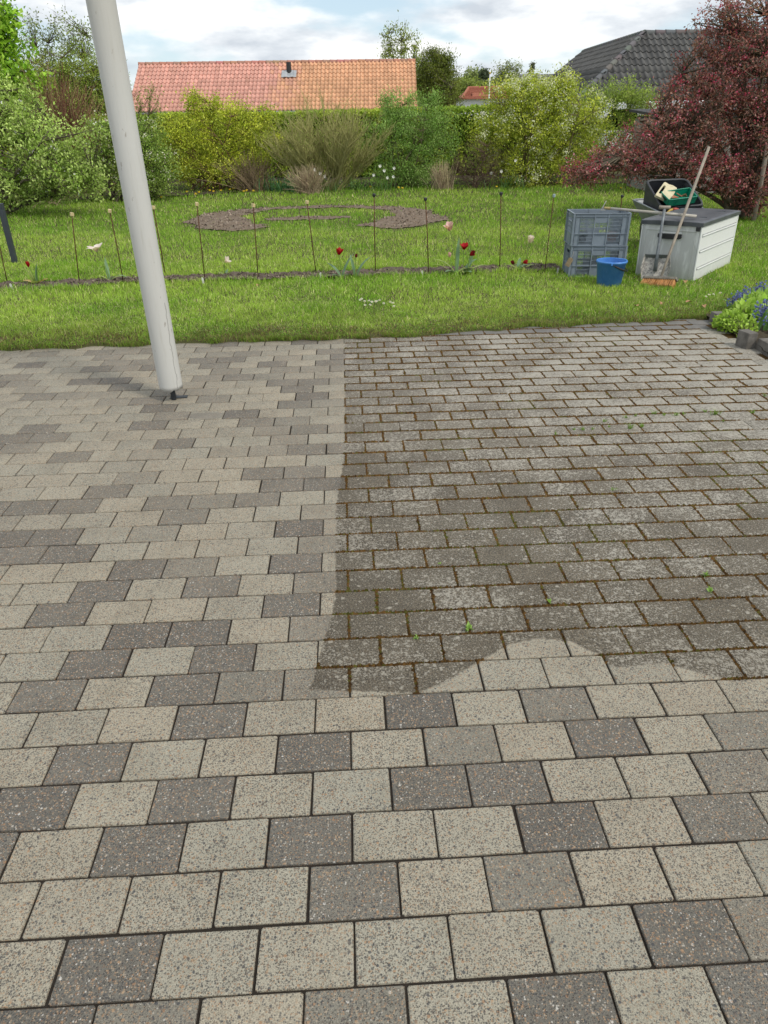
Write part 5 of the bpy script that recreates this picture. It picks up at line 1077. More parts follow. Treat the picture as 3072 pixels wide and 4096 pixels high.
# cream lilac
b = at(1150, 405, 19.3); b[2] = 0
plant('cream_lilac', 'large yellow-green shrub covered in cream flower clusters', 'shrub', b,
      [blob(1150, 270, 120, 90, 19.3, 1.0), blob(1120, 215, 80, 45, 19.3, .7), blob(1190, 195, 70, 40, 19.3, .7), blob(1250, 270, 70, 75, 19.4, .7), blob(1060, 290, 50, 60, 19.2, .5), blob(1150, 360, 110, 45, 19.1, .7), blob(1220, 180, 20, 20, 19.3, .2)],
      [(0.35, 0.385, 0.045), (0.41, 0.435, 0.07), (0.26, 0.31, 0.04), (0.20, 0.25, 0.04)], 0.056, 720, 46, .16, 24, .028, (0.12, 0.10, 0.05), bloom=([(0.78, 0.78, 0.55), (0.80, 0.80, 0.66), (0.68, 0.72, 0.42)], .040, 300, 18, .058, 0.5), up=.6, names=ST, spreadb=.3)
b = at(1290, 400, 20.6); b[2] = 0
plant('arching_shrub', 'arching olive-leaved shrub between the cream lilac and the red crab apple', 'shrub', b, [blob(1290, 240, 60, 60, 20.6, .6), blob(1335, 205, 50, 32, 20.6, .5), blob(1270, 330, 60, 60, 20.4, .6), blob(1350, 280, 55, 80, 20.6, .6), blob(1390, 225, 40, 35, 20.8, .5), blob(1400, 300, 40, 60, 20.8, .5)], [(0.22, 0.29, 0.06), (0.27, 0.33, 0.07), (0.17, 0.23, 0.05)], .052, 500, 34, .15, 22, .02, (0.13, 0.11, 0.05), up=.4, names=ST, spreadb=.3)
# red crab apple
b = np.array([6.02, 12.75, 0.0])
plant('crab_apple', 'purple-leaved crab apple with pink-red blossom at the right', 'tree', b,
      [blob(1610, 60, 110, 75, 12.9, .9), blob(1570, 160, 125, 70, 12.7, .9), blob(1500, 225, 100, 48, 12.5, .7), blob(1450, 290, 115, 45, 12.3, .7), blob(1350, 345, 95, 34, 12.1, .5), blob(1260, 380, 48, 20, 11.9, .3), blob(1480, 360, 120, 36, 12.3, .7), blob(1600, 290, 100, 80, 12.7, .9), blob(1640, 410, 45, 55, 12.4, .5), blob(1720, 200, 110, 190, 12.9, 1.1), blob(1560, 385, 60, 30, 12.3, .5)],
      [(0.200, 0.074, 0.068), (0.240, 0.100, 0.086), (0.165, 0.068, 0.062), (0.27, 0.150, 0.120)], .048, 1500, 26, .13, 18, .060, (0.10, 0.085, 0.06), bloom=([(0.48, 0.06, 0.12), (0.58, 0.10, 0.18), (0.40, 0.04, 0.08), (0.70, 0.30, 0.36)], .030, 640, 10, .045, 0.0), up=-.1, wid=.5, ctl=.6, twigs=3)
MB().tube([(6.0, 12.2, -.02), (5.99, 12.22, .6), (5.97, 12.25, 1.25)], .035, 10).build('tree_stake', M_wood, None, smooth=True)
tag(bpy.data.objects['tree_stake'], 'round wooden stake beside the crab apple trunk', 'stake')

# ---- border perennials
def strapclump(name, label, cat, base, n, ln, wd, col, group=None, th=.35, bend=1.0, rad=.12, heads=None):
    base = np.array(base, float); t = thing(name, label, cat, base, group); ps = []
    for _ in range(n):
        az = rr_.uniform(0, 6.283); V, F_ = ribbon(base+[rr_.gauss(0, rad), rr_.gauss(0, rad*.6), 0], az, ln*rr_.uniform(.6, 1.15), wd, abs(rr_.gauss(0, th)), bend*rr_.uniform(.4, 1.3), 6); ps.append((V, F_, jit(col, len(V), .95, 1.05)*rr_.uniform(.7, 1.25)))
    V, F_, C = join(ps); np_mesh('leaves', V, F_, M_leaf, C, t, True)
    if heads:
        for (dx, z, nm) in heads:
            top = base+[dx, -.1, z]; Vv, Ff = tubes(np.array([base+[dx*.6, -.05, 0], (base+top)/2+[dx*.3, 0, .05], top])[None], .004, 4); np_mesh('stem', Vv, Ff, M_leaf, jit(STEM, len(Vv)), t)
            ps = [petal(top, (rr_.uniform(-.3, .3), -1, .3), k_*math.pi/3, .038, .03, .9)+() for k_ in range(6)]; ps = [(a, b2, jit((.86, .86, .82), len(a), .95, 1.05)) for a, b2 in ps]; V, F_, C = join(ps); np_mesh('flower', V, F_, M_petal, C, t)
def straw(label, px_, py_, Y, n, h, sp):
    b = at(px_, py_, Y); b[2] = .02; t = thing('straw_grass', label, 'ornamental grass', b, 'dead ornamental grass clumps'); P0 = b+np.stack([rng.normal(0, .12, n), rng.normal(0, .1, n), np.zeros(n)], 1); tx = rng.normal(0, sp, n); P2 = P0+np.stack([tx, rng.normal(0, sp*.7, n), h*rng.uniform(.5, 1.1, n)-np.abs(tx)*.35], 1)
    V, F_ = tubes(bez(P0, P0*.55+P2*.45+[0, 0, h*.12], P2, 5), np.array([.0055, .005, .0045, .004, .002])[None], 3); np_mesh('stalks', V, F_, M_bark, np.repeat(np.where(rng.random((n, 1)) < .4, [0.30, 0.22, 0.15], [0.38, 0.32, 0.19])*rng.uniform(.6, 1.2, (n, 1)), 15, 0), t)
straw('tan clump of dead grass stalks left of the bare shrub', 668, 408, 18.0, 330, .62, .24)
straw('smaller tan clump of dead grass stalks left of the brown bush', 955, 402, 18.6, 200, .62, .15)
strapclump('daffodil_leaves', 'dark green clump of strap leaves left of the tan dead grass', 'plant', at(615, 408, 18.4)*[1, 1, 0], 90, .5, .022, (0.06, 0.14, 0.055), th=.25, rad=.22)
strapclump('daylily', 'arching green daylily clump right of the bare shrub', 'plant', at(775, 400, 18.7)*[1, 1, 0], 70, .42, .02, (0.10, 0.18, 0.045), th=.5, bend=1.4, rad=.14)
strapclump('narcissus', 'white narcissi left of the bare shrub stems', 'narcissus', at(712, 400, 18.3)*[1, 1, 0], 26, .35, .014, (0.08, 0.16, 0.05), 'white narcissi in the border', heads=[(-.32, .50, 0), (-.20, .42, 0), (-.1, .36, 0)])
strapclump('narcissus', 'white narcissi at the foot of the tall dense green shrub', 'narcissus', at(835, 400, 18.5)*[1, 1, 0], 40, .38, .014, (0.08, 0.16, 0.05), 'white narcissi in the border', rad=.16, heads=[(-.15, .55, 0), (-.05, .45, 0), (.18, .50, 0), (.16, .32, 0), (-.3, .36, 0), (.02, .30, 0)])
strapclump('narcissus', 'white narcissi right of the brown tangled bush', 'narcissus', at(1090, 400, 18.6)*[1, 1, 0], 60, .45, .02, (0.08, 0.15, 0.045), 'white narcissi in the border', rad=.25, heads=[(-.12, .40, 0), (-.35, .36, 0), (.2, .62, 0)])
b = at(60, 432, 16.3); b[2] = 0
plant('undergrowth', 'low tangle of dry stems and green weeds under the apple tree', 'undergrowth', b, [blob(60, 405, 90, 26, 16.3, .5), blob(-60, 405, 80, 30, 16.3, .5), blob(170, 412, 60, 18, 16.4, .4)], [(0.16, 0.19, 0.06), (0.22, 0.19, 0.09)], .05, 260, 12, .10, 20, .010, (0.22, 0.17, 0.11), names=ST, spreadb=.7, twigs=4)

# ---- side bed: bluebells, columbine, leafy plants
def z8(x, y): return ((2780+x/5.68)/SC, (1080+y/5.68)/SC)
def bluebell(label, base, tops):
    base = np.array(base, float); base[2] = .02; t = thing('bluebell', label, 'bluebell', base, 'bluebells in the side bed'); ps = []
    for _ in range(16):
        V, F_ = ribbon(base+[rr_.gauss(0, .05), rr_.gauss(0, .04), 0], rr_.uniform(0, 6.28), .26*rr_.uniform(.6, 1.1), .018, abs(rr_.gauss(0, .3)), 1.0*rr_.uniform(.4, 1.3), 6); ps.append((V, F_, jit((0.10, 0.19, 0.05), len(V), .8, 1.2)))
    V, F_, C = join(ps); np_mesh('leaves', V, F_, M_leaf, C, t, True); fp = []; sp = []
    for (px_, py_, dy) in tops:
        tp = at(*z8(px_, py_), base[1]+dy); sp.append(tubes(bez(base[None], np.array([[(base[0]*.3+tp[0]*.7), base[1]+dy*.6, tp[2]*.6]]), tp[None], 7), .003, 4))
        for k_ in range(9):
            q = k_/9; c = tp+[rr_.uniform(-.012, .012), rr_.uniform(-.012, .012), -.085*q]; az = rr_.uniform(0, 6.28); axv = np.array([math.cos(az)*1.0, math.sin(az)*1.0, -.6*q+.2])
            for j in range(5):
                V, F_ = petal(c+axv*.012, axv, j*1.2566, .020, .008, .35); fp.append((V, F_, jit((0.21, 0.25, 0.60) if rr_.random() < .7 else (0.34, 0.34, 0.68), len(V), .8, 1.2)))
    V, F_, _ = join(sp); np_mesh('stems', V, F_, M_leaf, jit((0.14, 0.17, 0.09), len(V)), t); V, F_, C = join(fp); np_mesh('flowers', V, F_, M_petal, C, t)
bluebell('blue bluebell clump leaning left over the lawn edge', gp(*z8(1050, 1000))*[1, 1, 0], [(820, 600, 0), (900, 560, .03), (960, 520, 0), (1010, 500, .05), (1060, 560, 0), (1100, 470, .05), (1165, 370, .05), (1190, 450, .0), (1215, 540, 0), (990, 620, -.03), (1080, 610, -.03)])
bluebell('blue bluebell clump furthest back at the picture edge', gp(*z8(1480, 900))*[1, 1, 0], [(1340, 480, 0), (1390, 320, .05), (1420, 420, 0), (1470, 380, .03), (1520, 410, 0), (1565, 250, .05), (1580, 350, 0), (1500, 520, 0), (1380, 540, 0), (1640, 420, 0), (1620, 560, 0), (1450, 470, .04)])
bluebell('blue bluebells nearest the paving at the picture edge', gp(*z8(1520, 1420))*[1, 1, 0], [(1480, 740, 0), (1530, 800, 0), (1440, 850, 0), (1590, 700, .04), (1650, 690, 0), (1600, 890, -.02), (1560, 980, -.03), (1650, 920, 0)])
for (px_, py_, lab, col, ln, n) in ((760, 1300, 'lime-green columbine leaves spilling over the paving edge', (0.25, 0.36, 0.06), .045, 420), (1180, 1150, 'pale green rosette plant behind the kerb gap', (0.27, 0.38, 0.075), .075, 260), (1000, 1400, 'small lime-green seedling leaves beside the upright kerb block', (0.26, 0.37, 0.06), .035, 220), (1450, 950, 'pale green leafy plant among the bluebells', (0.28, 0.40, 0.09), .075, 300)):
    b = gp(*z8(px_, py_+60)); b[2] = .02; t = thing('bed_plant', lab, 'plant', b, 'leafy plants of the side bed'); d = unit(rng.normal(size=(n, 3))*[1, .8, .7]+[0, 0, .35]); d[:, 2] = np.abs(d[:, 2]); r_ = .13 if ln < .06 else .17
    C = b+d*rng.random((n, 1))**.4*[r_, r_*.8, r_*.95]; V, F_, cc = leaves(C, ln*rng.uniform(.6, 1.15, n), jit(col, n, .7, 1.2), .2, .75, D=d*.7); np_mesh('foliage', V, F_, M_leaf, cc, t)
    V, F_ = tubes(np.stack([np.tile(b, (n//3, 1)), (b+C[::3][:n//3])/2+[0, 0, .02], C[::3][:n//3]], 1), .0022, 3); np_mesh('stems', V, F_, M_bark, jit((0.16, 0.17, 0.07), len(V)), t)

# ================================================================== beyond the hedge
def tilemat(name, attr, kind):
    m, gg = newmat(name)
    pos = gg.n('ShaderNodeNewGeometry').outputs['Position']
    tcol = gg.n('ShaderNodeAttribute', attribute_name='col').outputs['Color'] if attr else gg.n('ShaderNodeObjectInfo').outputs['Color']
    st = gg.step(gg.noise(gg.n('ShaderNodeMapping', {'Vector': pos, 'Scale': (2.2, 0.5, 0.5)}).outputs[0], 1.2, 5, 0.65), 0.5, 0.72)
    sp_ = gg.step(gg.noise(pos, 18, 3, 0.7), 0.60, 0.72)
    c = gg.mix(gg.m('MULTIPLY', st, 0.30 if kind == 'red' else 0.45), tcol, (0.22, 0.12, 0.07) if kind == 'red' else (0.15, 0.145, 0.13))
    c = gg.mix(gg.m('MULTIPLY', sp_, 0.25), c, (0.16, 0.10, 0.07) if kind == 'red' else (0.22, 0.215, 0.20))
    out(gg, gg.n('ShaderNodeBsdfPrincipled', {'Base Color': c, 'Roughness': 0.8, 'Specular IOR Level': 0.3}).outputs[0]); return m
MT = {k: (tilemat(k+'_tile', False, k), tilemat(k+'_tile_mass', True, k)) for k in ('red', 'dark')}
def tile_geo(w, l):
    """pantile: S-shaped across x (0..w), runs up y (0..l), thickness at the lower edge"""
    xs = np.array([0, .14, .30, .48, .68, .86, 1.04])*w; zs = np.array([.055, .075, .066, .020, .002, .020, .060]); V = []
    for y, dz in ((-.01, 0.0), (-.01, .045), (l+.05, .004)):
        for x, z in zip(xs, zs): V.append((x, y, z+dz))
    n = len(xs); return np.array(V), [(r*n+j, r*n+j+1, (r+1)*n+j+1, (r+1)*n+j) for r in range(2) for j in range(n-1)]
def tiled(parent, name, O, eu, ev, nu, nv, w, l, kind, colf, keep=None, pick=None, lim=300):
    """lay nu x nv tiles from the eave corner O; returns list for part/mass splitting"""
    O, eu, ev = map(np.array, (O, eu, ev)); en = np.cross(eu, ev); Rm = np.stack([eu, ev, en], 1); L_ = []
    for v in range(nv):
        for u in range(nu):
            c = O+eu*(u+.5)*w+ev*(v+.5)*l
            if keep and not keep(c): continue
            L_.append((O+eu*u*w+ev*v*l+en*.02, Rm, u, v, colf(u, v, c)))
    return L_
def lay(parent, lists, w, l, kind, lim, key):
    V, Fs = tile_geo(w, l); me = bpy.data.meshes.new('roof_tile'); me.from_pydata([tuple(q) for q in V], [], Fs); me.update(); me.materials.append(MT[kind][0])
    allt = sorted([q for L_ in lists for q in L_], key=key); o3 = org_of(parent)
    for (p, Rm, u, v, c) in allt[:lim]:
        o = bpy.data.objects.new('roof_tile', me); M4 = Matrix(Rm.tolist()).to_4x4(); M4.translation = Vector(p-o3); o.matrix_basis = M4; o.parent = parent; o.color = (*c, 1); COL.objects.link(o)
    ps = [(V @ Rm.T+p, tris(Fs), np.tile(c, (len(V), 1))) for (p, Rm, u, v, c) in allt[lim:]]
    if ps: Vv, Ff, C = join(ps); tag(np_mesh('roof_tiles', Vv, Ff, MT[kind][1], C, parent), kind='stuff')
def ridge(parent, A, B, kind, col, r=.13, step=.38):
    A, B = np.array(A, float), np.array(B, float); n = int(np.linalg.norm(B-A)/step); d = (B-A)/n
    for i in range(n):
        k = MB(); P0_, P1_ = A+d*i-d*.06, A+d*(i+1); k.tube([P0_, P0_+d*.12, P1_], [r*1.12, r*1.04, r*.92], 10, True); o = k.build('ridge_tile', MT[kind][0], parent, smooth=True); o.color = (*[q*rr_.uniform(.85, 1.12) for q in col], 1)
# ---- red-roofed neighbour
M_brick = simple('yellow_brick_wall', (0.42, 0.34, 0.24), 0.9, 0.25, 3, (0.34, 0.26, 0.18), 0.4, 0, 0.2, 14, 0.02); M_zinc = simple('zinc_gutter', (0.36, 0.38, 0.40), 0.5, 0.2, 2, None, 0.1, 0.5)
RE0 = at(283, 246, 45.0); RE1 = at(897, 236, 45.0); ze = float((RE0[2]+RE1[2])/2); xl, xr = float(RE0[0])-.15, float(at(893, 200, 47.)[0])+.15
tl = .345; rows_ = 13; yr_ = 45+3.62; ztop = float((at(285, 147, yr_)[2]+at(886, 127, yr_)[2])/2); run = yr_-45; rise = ztop-ze; sl = math.hypot(run, rise); tl = sl/12.0
t = thing('red_roofed_house', 'low house with long red pantile roof behind the hedge', 'house', (0, 48, 0))
k = MB(); k.bx(xl+.3, xr-.15, 45.4, 51.9, -.7, ze+.02); k.build('wall', M_brick, t)
gab = MB()
for x in (xl+.3, xr-.18):
    gab.add([(x, 45.4, ze), (x, 51.9, ze), (x, yr_, ztop-.12), (x+.03, 45.4, ze), (x+.03, 51.9, ze), (x+.03, yr_, ztop-.12)], [(0, 1, 2), (5, 4, 3), (0, 3, 4, 1), (1, 4, 5, 2), (2, 5, 3, 0)])
gab.build('gable', M_brick, t)
rf = MB().add([(xl, 45, ze), (xr, 45, ze), (xr, yr_, ztop), (xl, yr_, ztop), (xl, 2*yr_-45, ze), (xr, 2*yr_-45, ze)], [(0, 1, 2, 3), (3, 2, 5, 4)]).build('roof', simple('roof_underlay', (0.10, 0.06, 0.045), 0.9), t)
eu = np.array([1., 0, 0]); ev = np.array([0, run, rise])/sl; nu_ = int((xr-xl)/.222)
vx = float(at(622, 160, 47)[0])
def redcol(u, v, c):
    k_ = np.clip((c[0]-vx+.9+rr_.uniform(-.8, .8))/1.3, 0, 1); a = np.array([0.60, 0.315, 0.25]); b2 = np.array([0.62, 0.345, 0.20])
    return tuple((a*(1-k_)+b2*k_)*rr_.uniform(.86, 1.12))
lay(rf, [tiled(rf, 'roof_tile', (xl, 45, ze), eu, ev, nu_, 12, (xr-xl)/nu_, tl, 'red', redcol)], (xr-xl)/nu_, tl, 'red', 300, lambda q: (-q[3], q[2]))
ridge(rf, (xl-.02, yr_, ztop+.03), (xr+.02, yr_, ztop+.03), 'red', (0.40, 0.20, 0.145), .12, .40)
gt = MB().tube([(xl-.05, 44.93, ze-.03), ((xl+xr)/2, 44.93, ze-.035), (xr+.05, 44.93, ze-.03)], .065, 8).build('gutter', M_zinc, t, smooth=True)
vz = ztop-.62; vy = yr_-(ztop-vz)/rise*run
vp = MB().tube([(vx, vy, vz), (vx, vy, vz+.62)], .14, 14).build('vent_pipe', M_blk, rf)
k = MB(); Rm = np.stack([eu, ev, np.cross(eu, ev)], 1)
for j in range(5): k.box(np.array([vx-.34+j*.17, vy-.10, vz-.05])+np.cross(eu, ev)*(.12+.02*(j % 2)), (.165, .62, .015), Rm)
k.build('lead_flashing', simple('lead', (0.36, 0.38, 0.40), 0.55, 0.3, 3, (0.5, 0.51, 0.52), 0.3, 0.3), rf)

# ---- dark-roofed neighbour on the right
Pk = np.array([10.95, 35.0, 4.36]); tp_ = .73; zE = 1.95; rn = (Pk[2]-zE)/tp_; yF = 45.0; xR = 18.5
t = thing('dark_roofed_house', 'house with dark grey hipped tile roof behind the crab apple', 'house', (12, 38, 0))
M_render = simple('pale_render', (0.52, 0.50, 0.45), 0.85, 0.15, 2, (0.44, 0.42, 0.38))
MB().bx(Pk[0]-rn+.5, Pk[0]+rn-.5, Pk[1]-rn+.5, yF-.1, -.7, zE).build('wall', M_render, t); MB().bx(Pk[0]+rn-.5, xR-.2, Pk[1]-rn+.5, Pk[1]+rn-.5, -.7, zE-.01).build('wall', M_render, t)
V = [(Pk[0]-rn, Pk[1]-rn, zE), tuple(Pk), (Pk[0], yF, Pk[2]), (Pk[0]-rn, yF, zE), (xR, Pk[1], Pk[2]), (xR, Pk[1]-rn, zE), (Pk[0]+rn, yF, zE), (Pk[0]+rn, Pk[1]+rn, zE), (xR, Pk[1]+rn, zE)]
rf = MB().add(V, [(0, 1, 2, 3), (0, 5, 4, 1), (1, 7, 6, 2), (1, 4, 8, 7)]).build('roof', simple('dark_underlay', (0.03, 0.03, 0.03), 0.9), t)
slp = math.hypot(1, tp_); nvd = 10; tld = rn*slp/nvd
dcol = lambda u, v, c: tuple(np.array([0.085, 0.083, 0.080])*rr_.uniform(.75, 1.25))
front = tiled(rf, 'roof_tile', (Pk[0]-rn, Pk[1]-rn, zE), (1., 0, 0), np.array([0, 1, tp_])/slp, int((xR-Pk[0]+rn)/.24), nvd, .24, tld, 'dark', dcol, keep=lambda c: (c[0]-(Pk[0]-rn)) > (c[1]-(Pk[1]-rn))-.05)
left = tiled(rf, 'roof_tile', (Pk[0]-rn, yF, zE), (0, -1., 0), np.array([1, 0, tp_])/slp, int((yF-Pk[1]+rn)/.24), nvd, .24, tld, 'dark', dcol, keep=lambda c: (c[1]-(Pk[1]-rn)) > (c[0]-(Pk[0]-rn))-.05)
lay(rf, [front, left], .24, tld, 'dark', 300, lambda q: (-q[3] if q[0][0] < 14.2 else 5, q[0][1]))
ridge(rf, Pk+[0, 0, .04], (Pk[0], yF, Pk[2]+.04), 'dark', (0.12, 0.12, 0.115), .12, .40); ridge(rf, Pk+[0.05, 0, .04], (xR, Pk[1], Pk[2]+.04), 'dark', (0.12, 0.12, 0.115), .12, .40)
ridge(rf, (Pk[0]-rn, Pk[1]-rn, zE+.05), Pk+[-.03, -.03, .03], 'dark', (0.13, 0.128, 0.12), .12, .36)
ch = at(1525, 100, 35.6); k = MB(); k.bx(ch[0]-.38, ch[0]+.38, 35.2, 35.9, 3.2, ch[2]+.12); k.build('chimney', simple('chimney_brick', (0.28, 0.11, 0.075), 0.9, 0.35, 9, (0.2, 0.09, 0.06), 0.5, 0, 0.2, 30, 0.02), rf, bevel=.02)

# ---- grey board shed behind the crab apple
sc0 = at(1400, 330, 16.6); t = thing('garden_shed', 'weathered grey board shed glimpsed behind the crab apple', 'shed', (8.2, 17.4, 0))
x0s, x1s, zs_ = float(at(1428, 330, 16.6)[0]), 10.2, 1.50
wl = MB().bx(x0s+.03, x1s, 16.66, 18.6, 0, zs_).build('wall', simple('shed_frame', (0.12, 0.11, 0.1), 0.9), t)
M_board = simple('silvered_board', (0.36, 0.35, 0.32), 0.85, 0.25, 6, (0.26, 0.25, 0.225), 0.4, 0, 0.2, 60, 0.004)
for i in range(13):
    z = .06+i*.108; MB().box((x0s+.012, 17.62, z+.05), (.02, 1.95, .112), np.array(Euler((0, -.10, 0)).to_matrix())).build('board', M_board, wl); MB().box(((x0s+x1s)/2, 16.635, z+.05), (x1s-x0s, .02, .112), np.array(Euler((.10, 0, rr_.uniform(-.001, .001))).to_matrix())).build('board', M_board, wl)
MB().box(((x0s+x1s)/2+.02, 17.6, zs_+.06), (x1s-x0s+.3, 2.3, .05), np.array(Euler((.05, 0, 0)).to_matrix())).build('roof', simple('roofing_felt', (0.06, 0.06, 0.062), 0.9), t)

# ---- white vehicle glimpsed behind the shrubs
cv = at(1290, 250, 25.5); X_ = float(cv[0]); t = thing('parked_van', 'white vehicle glimpsed through the arching shrub and crab apple', 'vehicle', (X_+.9, 25.5, 0))
M_vw = simple('white_car_paint', (0.78, 0.79, 0.80), 0.25, 0.05, 2, None, 0.0, 0, 0.6); M_gl = simple('dark_glass', (0.03, 0.04, 0.05), 0.08, 0.1, 2, None, 0, 0, 0.7)
pr = [(-1.5, .42), (-1.55, .85), (-1.35, 1.05), (-.75, 1.75), (-.5, 1.86), (2.6, 1.88), (2.75, 1.75), (2.8, .45)]
V = [(X_+.9+a, 24.7, b2) for a, b2 in pr]+[(X_+.9+a, 26.4, b2) for a, b2 in pr]; n = len(pr)
vb = MB().add(V, [tuple(range(n)), tuple(range(2*n-1, n-1, -1))]+[(i+n, (i+1) % n+n, (i+1) % n, i) for i in range(n)]).build('body', M_vw, t, bevel=.06)
MB().add([(X_+.9+a, 24.69, b2) for a, b2 in ((-1.12, 1.12), (-.68, 1.66), (.1, 1.68), (.1, 1.12))], [(0, 3, 2, 1), (0, 1, 2, 3)]).build('window', M_gl, t)
for a in (-.9, 2.0):
    w = MB().lathe([(.2, -.1), (.33, -.1), (.35, 0), (.33, .1), (.2, .1)], 24, (X_+.9+a, 24.78, .33), np.array(Euler((math.pi/2, 0, 0)).to_matrix())).build('wheel', M_blk, t, smooth=True)
    MB().lathe([(.001, .06), (.2, .08), (.2, -.08)], 20, (X_+.9+a, 24.78, .33), np.array(Euler((math.pi/2, 0, 0)).to_matrix())).build('hubcap', M_galv, w)

# ---- far: flagpole, small red house, long barn, trees
fp = at(1056, 240, 62); t = thing('flagpole', 'thin white flagpole in front of the small far red roof', 'flagpole', (fp[0], 62, -.5)); ft = at(1058.5, 160, 62)
MB().tube([(fp[0], 62, -.6), (ft[0], 62, ft[2])], [.07, .045], 8).build('pole', simple('white_paint', (0.8, 0.8, 0.8), 0.4), t, smooth=True); MB().lathe([(.001, -.07), (.06, -.04), (.07, 0), (.05, .05), (.001, .07)], 10, (ft[0], 62, ft[2]+.06)).build('knob', M_yel, t)
Yh = 82.; A_, B_, C_ = at(993, 226, Yh), at(1012, 191, Yh+4), at(1085, 190, Yh+4); ze_, zr_ = float(at(1010, 214, Yh)[2]), float(B_[2])
t = thing('far_red_house', 'small far house with red hipped roof beyond the hedge', 'house', (A_[0]+4, Yh+4, -.6)); xa, xb = float(at(997, 215, Yh)[0]), float(at(1100, 215, Yh)[0])
MB().bx(xa+.25, xb, Yh+.3, Yh+8, -.7, ze_).build('wall', simple('white_wall', (0.72, 0.72, 0.70), 0.7), t)
M_far_tile = simple('far_red_tiles', (0.40, 0.155, 0.10), 0.85, 0.3, 6, (0.33, 0.13, 0.085), 0.4, 0, 0.2, 20)
r_ = MB().add([(xa, Yh, ze_), (xb, Yh, ze_), (xb, Yh+4, zr_), (float(B_[0]), Yh+4, zr_), (xa, Yh+8, ze_), (xb, Yh+8, ze_)], [(0, 1, 2, 3), (0, 3, 4), (4, 3, 2, 5)]).build('roof', M_far_tile, t)
for i in range(9):
    q = (i+.5)/9; MB().tube([(xa+(B_[0]-xa)*q-.02, Yh+4*q-.03, ze_+(zr_-ze_)*q+.04), (xb, Yh+4*q-.03, ze_+(zr_-ze_)*q+.04)], .045, 4).build('tile_course', M_far_tile, r_)
MB().tube([(xa, Yh, ze_+.05), (B_[0], Yh+4, zr_+.06)], .13, 6).build('hip_ridge', M_far_tile, r_); MB().tube([(B_[0], Yh+4, zr_+.06), (xb, Yh+4, zr_+.06)], .13, 6).build('ridge', M_far_tile, r_)
dm_ = at(1043, 213, Yh+1.2); MB().box((dm_[0], Yh+1.4, dm_[2]+.1), (2.2, 1.6, .9), None, (1, .5)).build('dormer', M_far_tile, r_)
Yb = 150.; b0, b1 = at(1120, 166, Yb), at(1250, 160, Yb); t = thing('far_barn', 'long grey roof on the skyline left of the dark roofed house', 'building', ((b0[0]+b1[0])/2, Yb, 0)); zb = float(at(1180, 157, Yb)[2]); hgb = float(hgt(np.array(b0[0]), np.array(Yb)))
MB().bx(b0[0], b1[0], Yb, Yb+9, hgb-1, zb-1.6).build('wall', M_brick, t)
MB().add([(b0[0], Yb-.5, zb-1.7), (b1[0], Yb-.5, zb-1.7), (b1[0], Yb+4.5, zb), (b0[0], Yb+4.5, zb), (b0[0], Yb+9.5, zb-1.7), (b1[0], Yb+9.5, zb-1.7)], [(0, 1, 2, 3), (3, 2, 5, 4), (0, 3, 4), (1, 5, 2)]).build('roof', simple('grey_roof', (0.16, 0.16, 0.17), 0.8, 0.2, .5), t)
def fartree(name, label, base, bl, cols, leaf, nc, per, clr, **kw): b = np.array(base, float); b[2] = float(hgt(b[0], b[1])); return plant(name, label, 'tree', b, bl, cols, leaf, nc, per, clr, **kw)
Y = 62.; fartree('poplar', 'slender light green poplar rising behind the end of the red roof', at(868, 240, Y), [blob(840, 100, 16, 40, Y, .6), blob(868, 90, 20, 42, Y, .8), blob(892, 108, 16, 36, Y, .6), blob(875, 150, 40, 45, Y, 1.2), blob(905, 155, 22, 40, Y, .8), blob(830, 130, 10, 30, Y, .4)], [(0.22, 0.26, 0.06), (0.26, 0.30, 0.08), (0.18, 0.22, 0.05)], .17, 260, 13, .38, nlimb=9, r0=.09, up=.7, bark=(0.16, 0.14, 0.11), droop=.1)
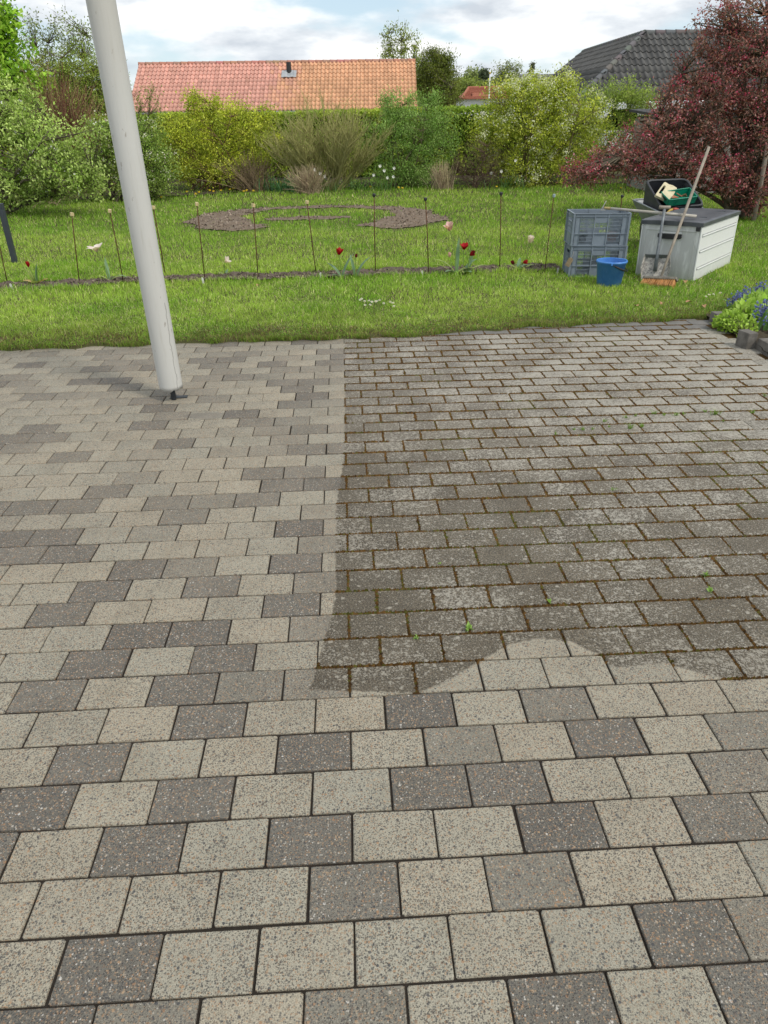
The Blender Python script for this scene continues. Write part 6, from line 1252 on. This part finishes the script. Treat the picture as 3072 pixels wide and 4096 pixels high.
Y = 52.; fartree('juniper', 'dark green conifer right of the red roof', at(945, 240, Y), [blob(945, 190, 45, 55, Y, 1.4), blob(938, 150, 32, 35, Y, 1.1), blob(965, 165, 26, 45, Y, .9), blob(930, 125, 14, 18, Y, .5), blob(962, 125, 9, 20, Y, .3), blob(915, 180, 20, 45, Y, .8), blob(950, 225, 52, 30, Y, 1.4)], [(0.13, 0.16, 0.028), (0.17, 0.19, 0.035), (0.10, 0.13, 0.025)], .14, 520, 42, .32, nlimb=6, r0=.09, up=.8, wid=.35)
Y = 110.; fartree('round_tree', 'rounded grey-green tree on the skyline left of the flagpole', at(1026, 200, Y), [blob(1026, 172, 24, 20, Y, 2.), blob(1018, 182, 26, 16, Y, 2.)], [(0.16, 0.20, 0.07), (0.19, 0.22, 0.08)], .35, 150, 22, .6, nlimb=5, r0=.14)
Y = 95.; fartree('hedgerow_tree', 'low light green tree above the small far red roof', at(1015, 210, Y), [blob(1010, 192, 36, 18, Y, 2.), blob(1040, 195, 24, 14, Y, 1.5)], [(0.20, 0.24, 0.06), (0.17, 0.21, 0.05)], .28, 170, 22, .5, nlimb=5, r0=.1)
Y = 100.; fartree('willow', 'thin drooping tree on the skyline behind the cream lilac', at(1096, 190, Y), [blob(1080, 155, 16, 16, Y, 1.), blob(1096, 148, 14, 18, Y, 1.), blob(1118, 153, 14, 18, Y, 1.), blob(1098, 172, 32, 14, Y, 1.5)], [(0.20, 0.23, 0.08), (0.17, 0.20, 0.07)], .32, 130, 13, .55, nlimb=7, r0=.09, up=-1.2, wid=.25)
Y = 105.; fartree('dark_skyline_tree', 'small dark tree beside the flagpole top', at(1046, 190, Y), [blob(1046, 168, 10, 14, Y, .7)], [(0.06, 0.08, 0.045)], .3, 60, 20, .4, nlimb=4, r0=.08)
Y = 115.; fartree('poplar_sapling', 'lone thin dark tree top on the skyline above the cream lilac', at(1148, 190, Y), [blob(1149, 146, 4, 9, Y, .3), blob(1145, 160, 5, 6, Y, .3)], [(0.10, 0.11, 0.06)], .3, 30, 14, .3, nlimb=3, r0=.08)
Y = 140.; fartree('skyline_wood', 'far row of trees along the foot of the hill', at(1060, 200, Y), [blob(980, 190, 60, 10, Y, 3.), blob(1080, 186, 50, 9, Y, 3.), blob(1180, 184, 60, 10, Y, 3.)], [(0.13, 0.15, 0.06), (0.16, 0.18, 0.07)], .5, 220, 24, 1.0, nlimb=9, r0=.15, spreadb=6.)
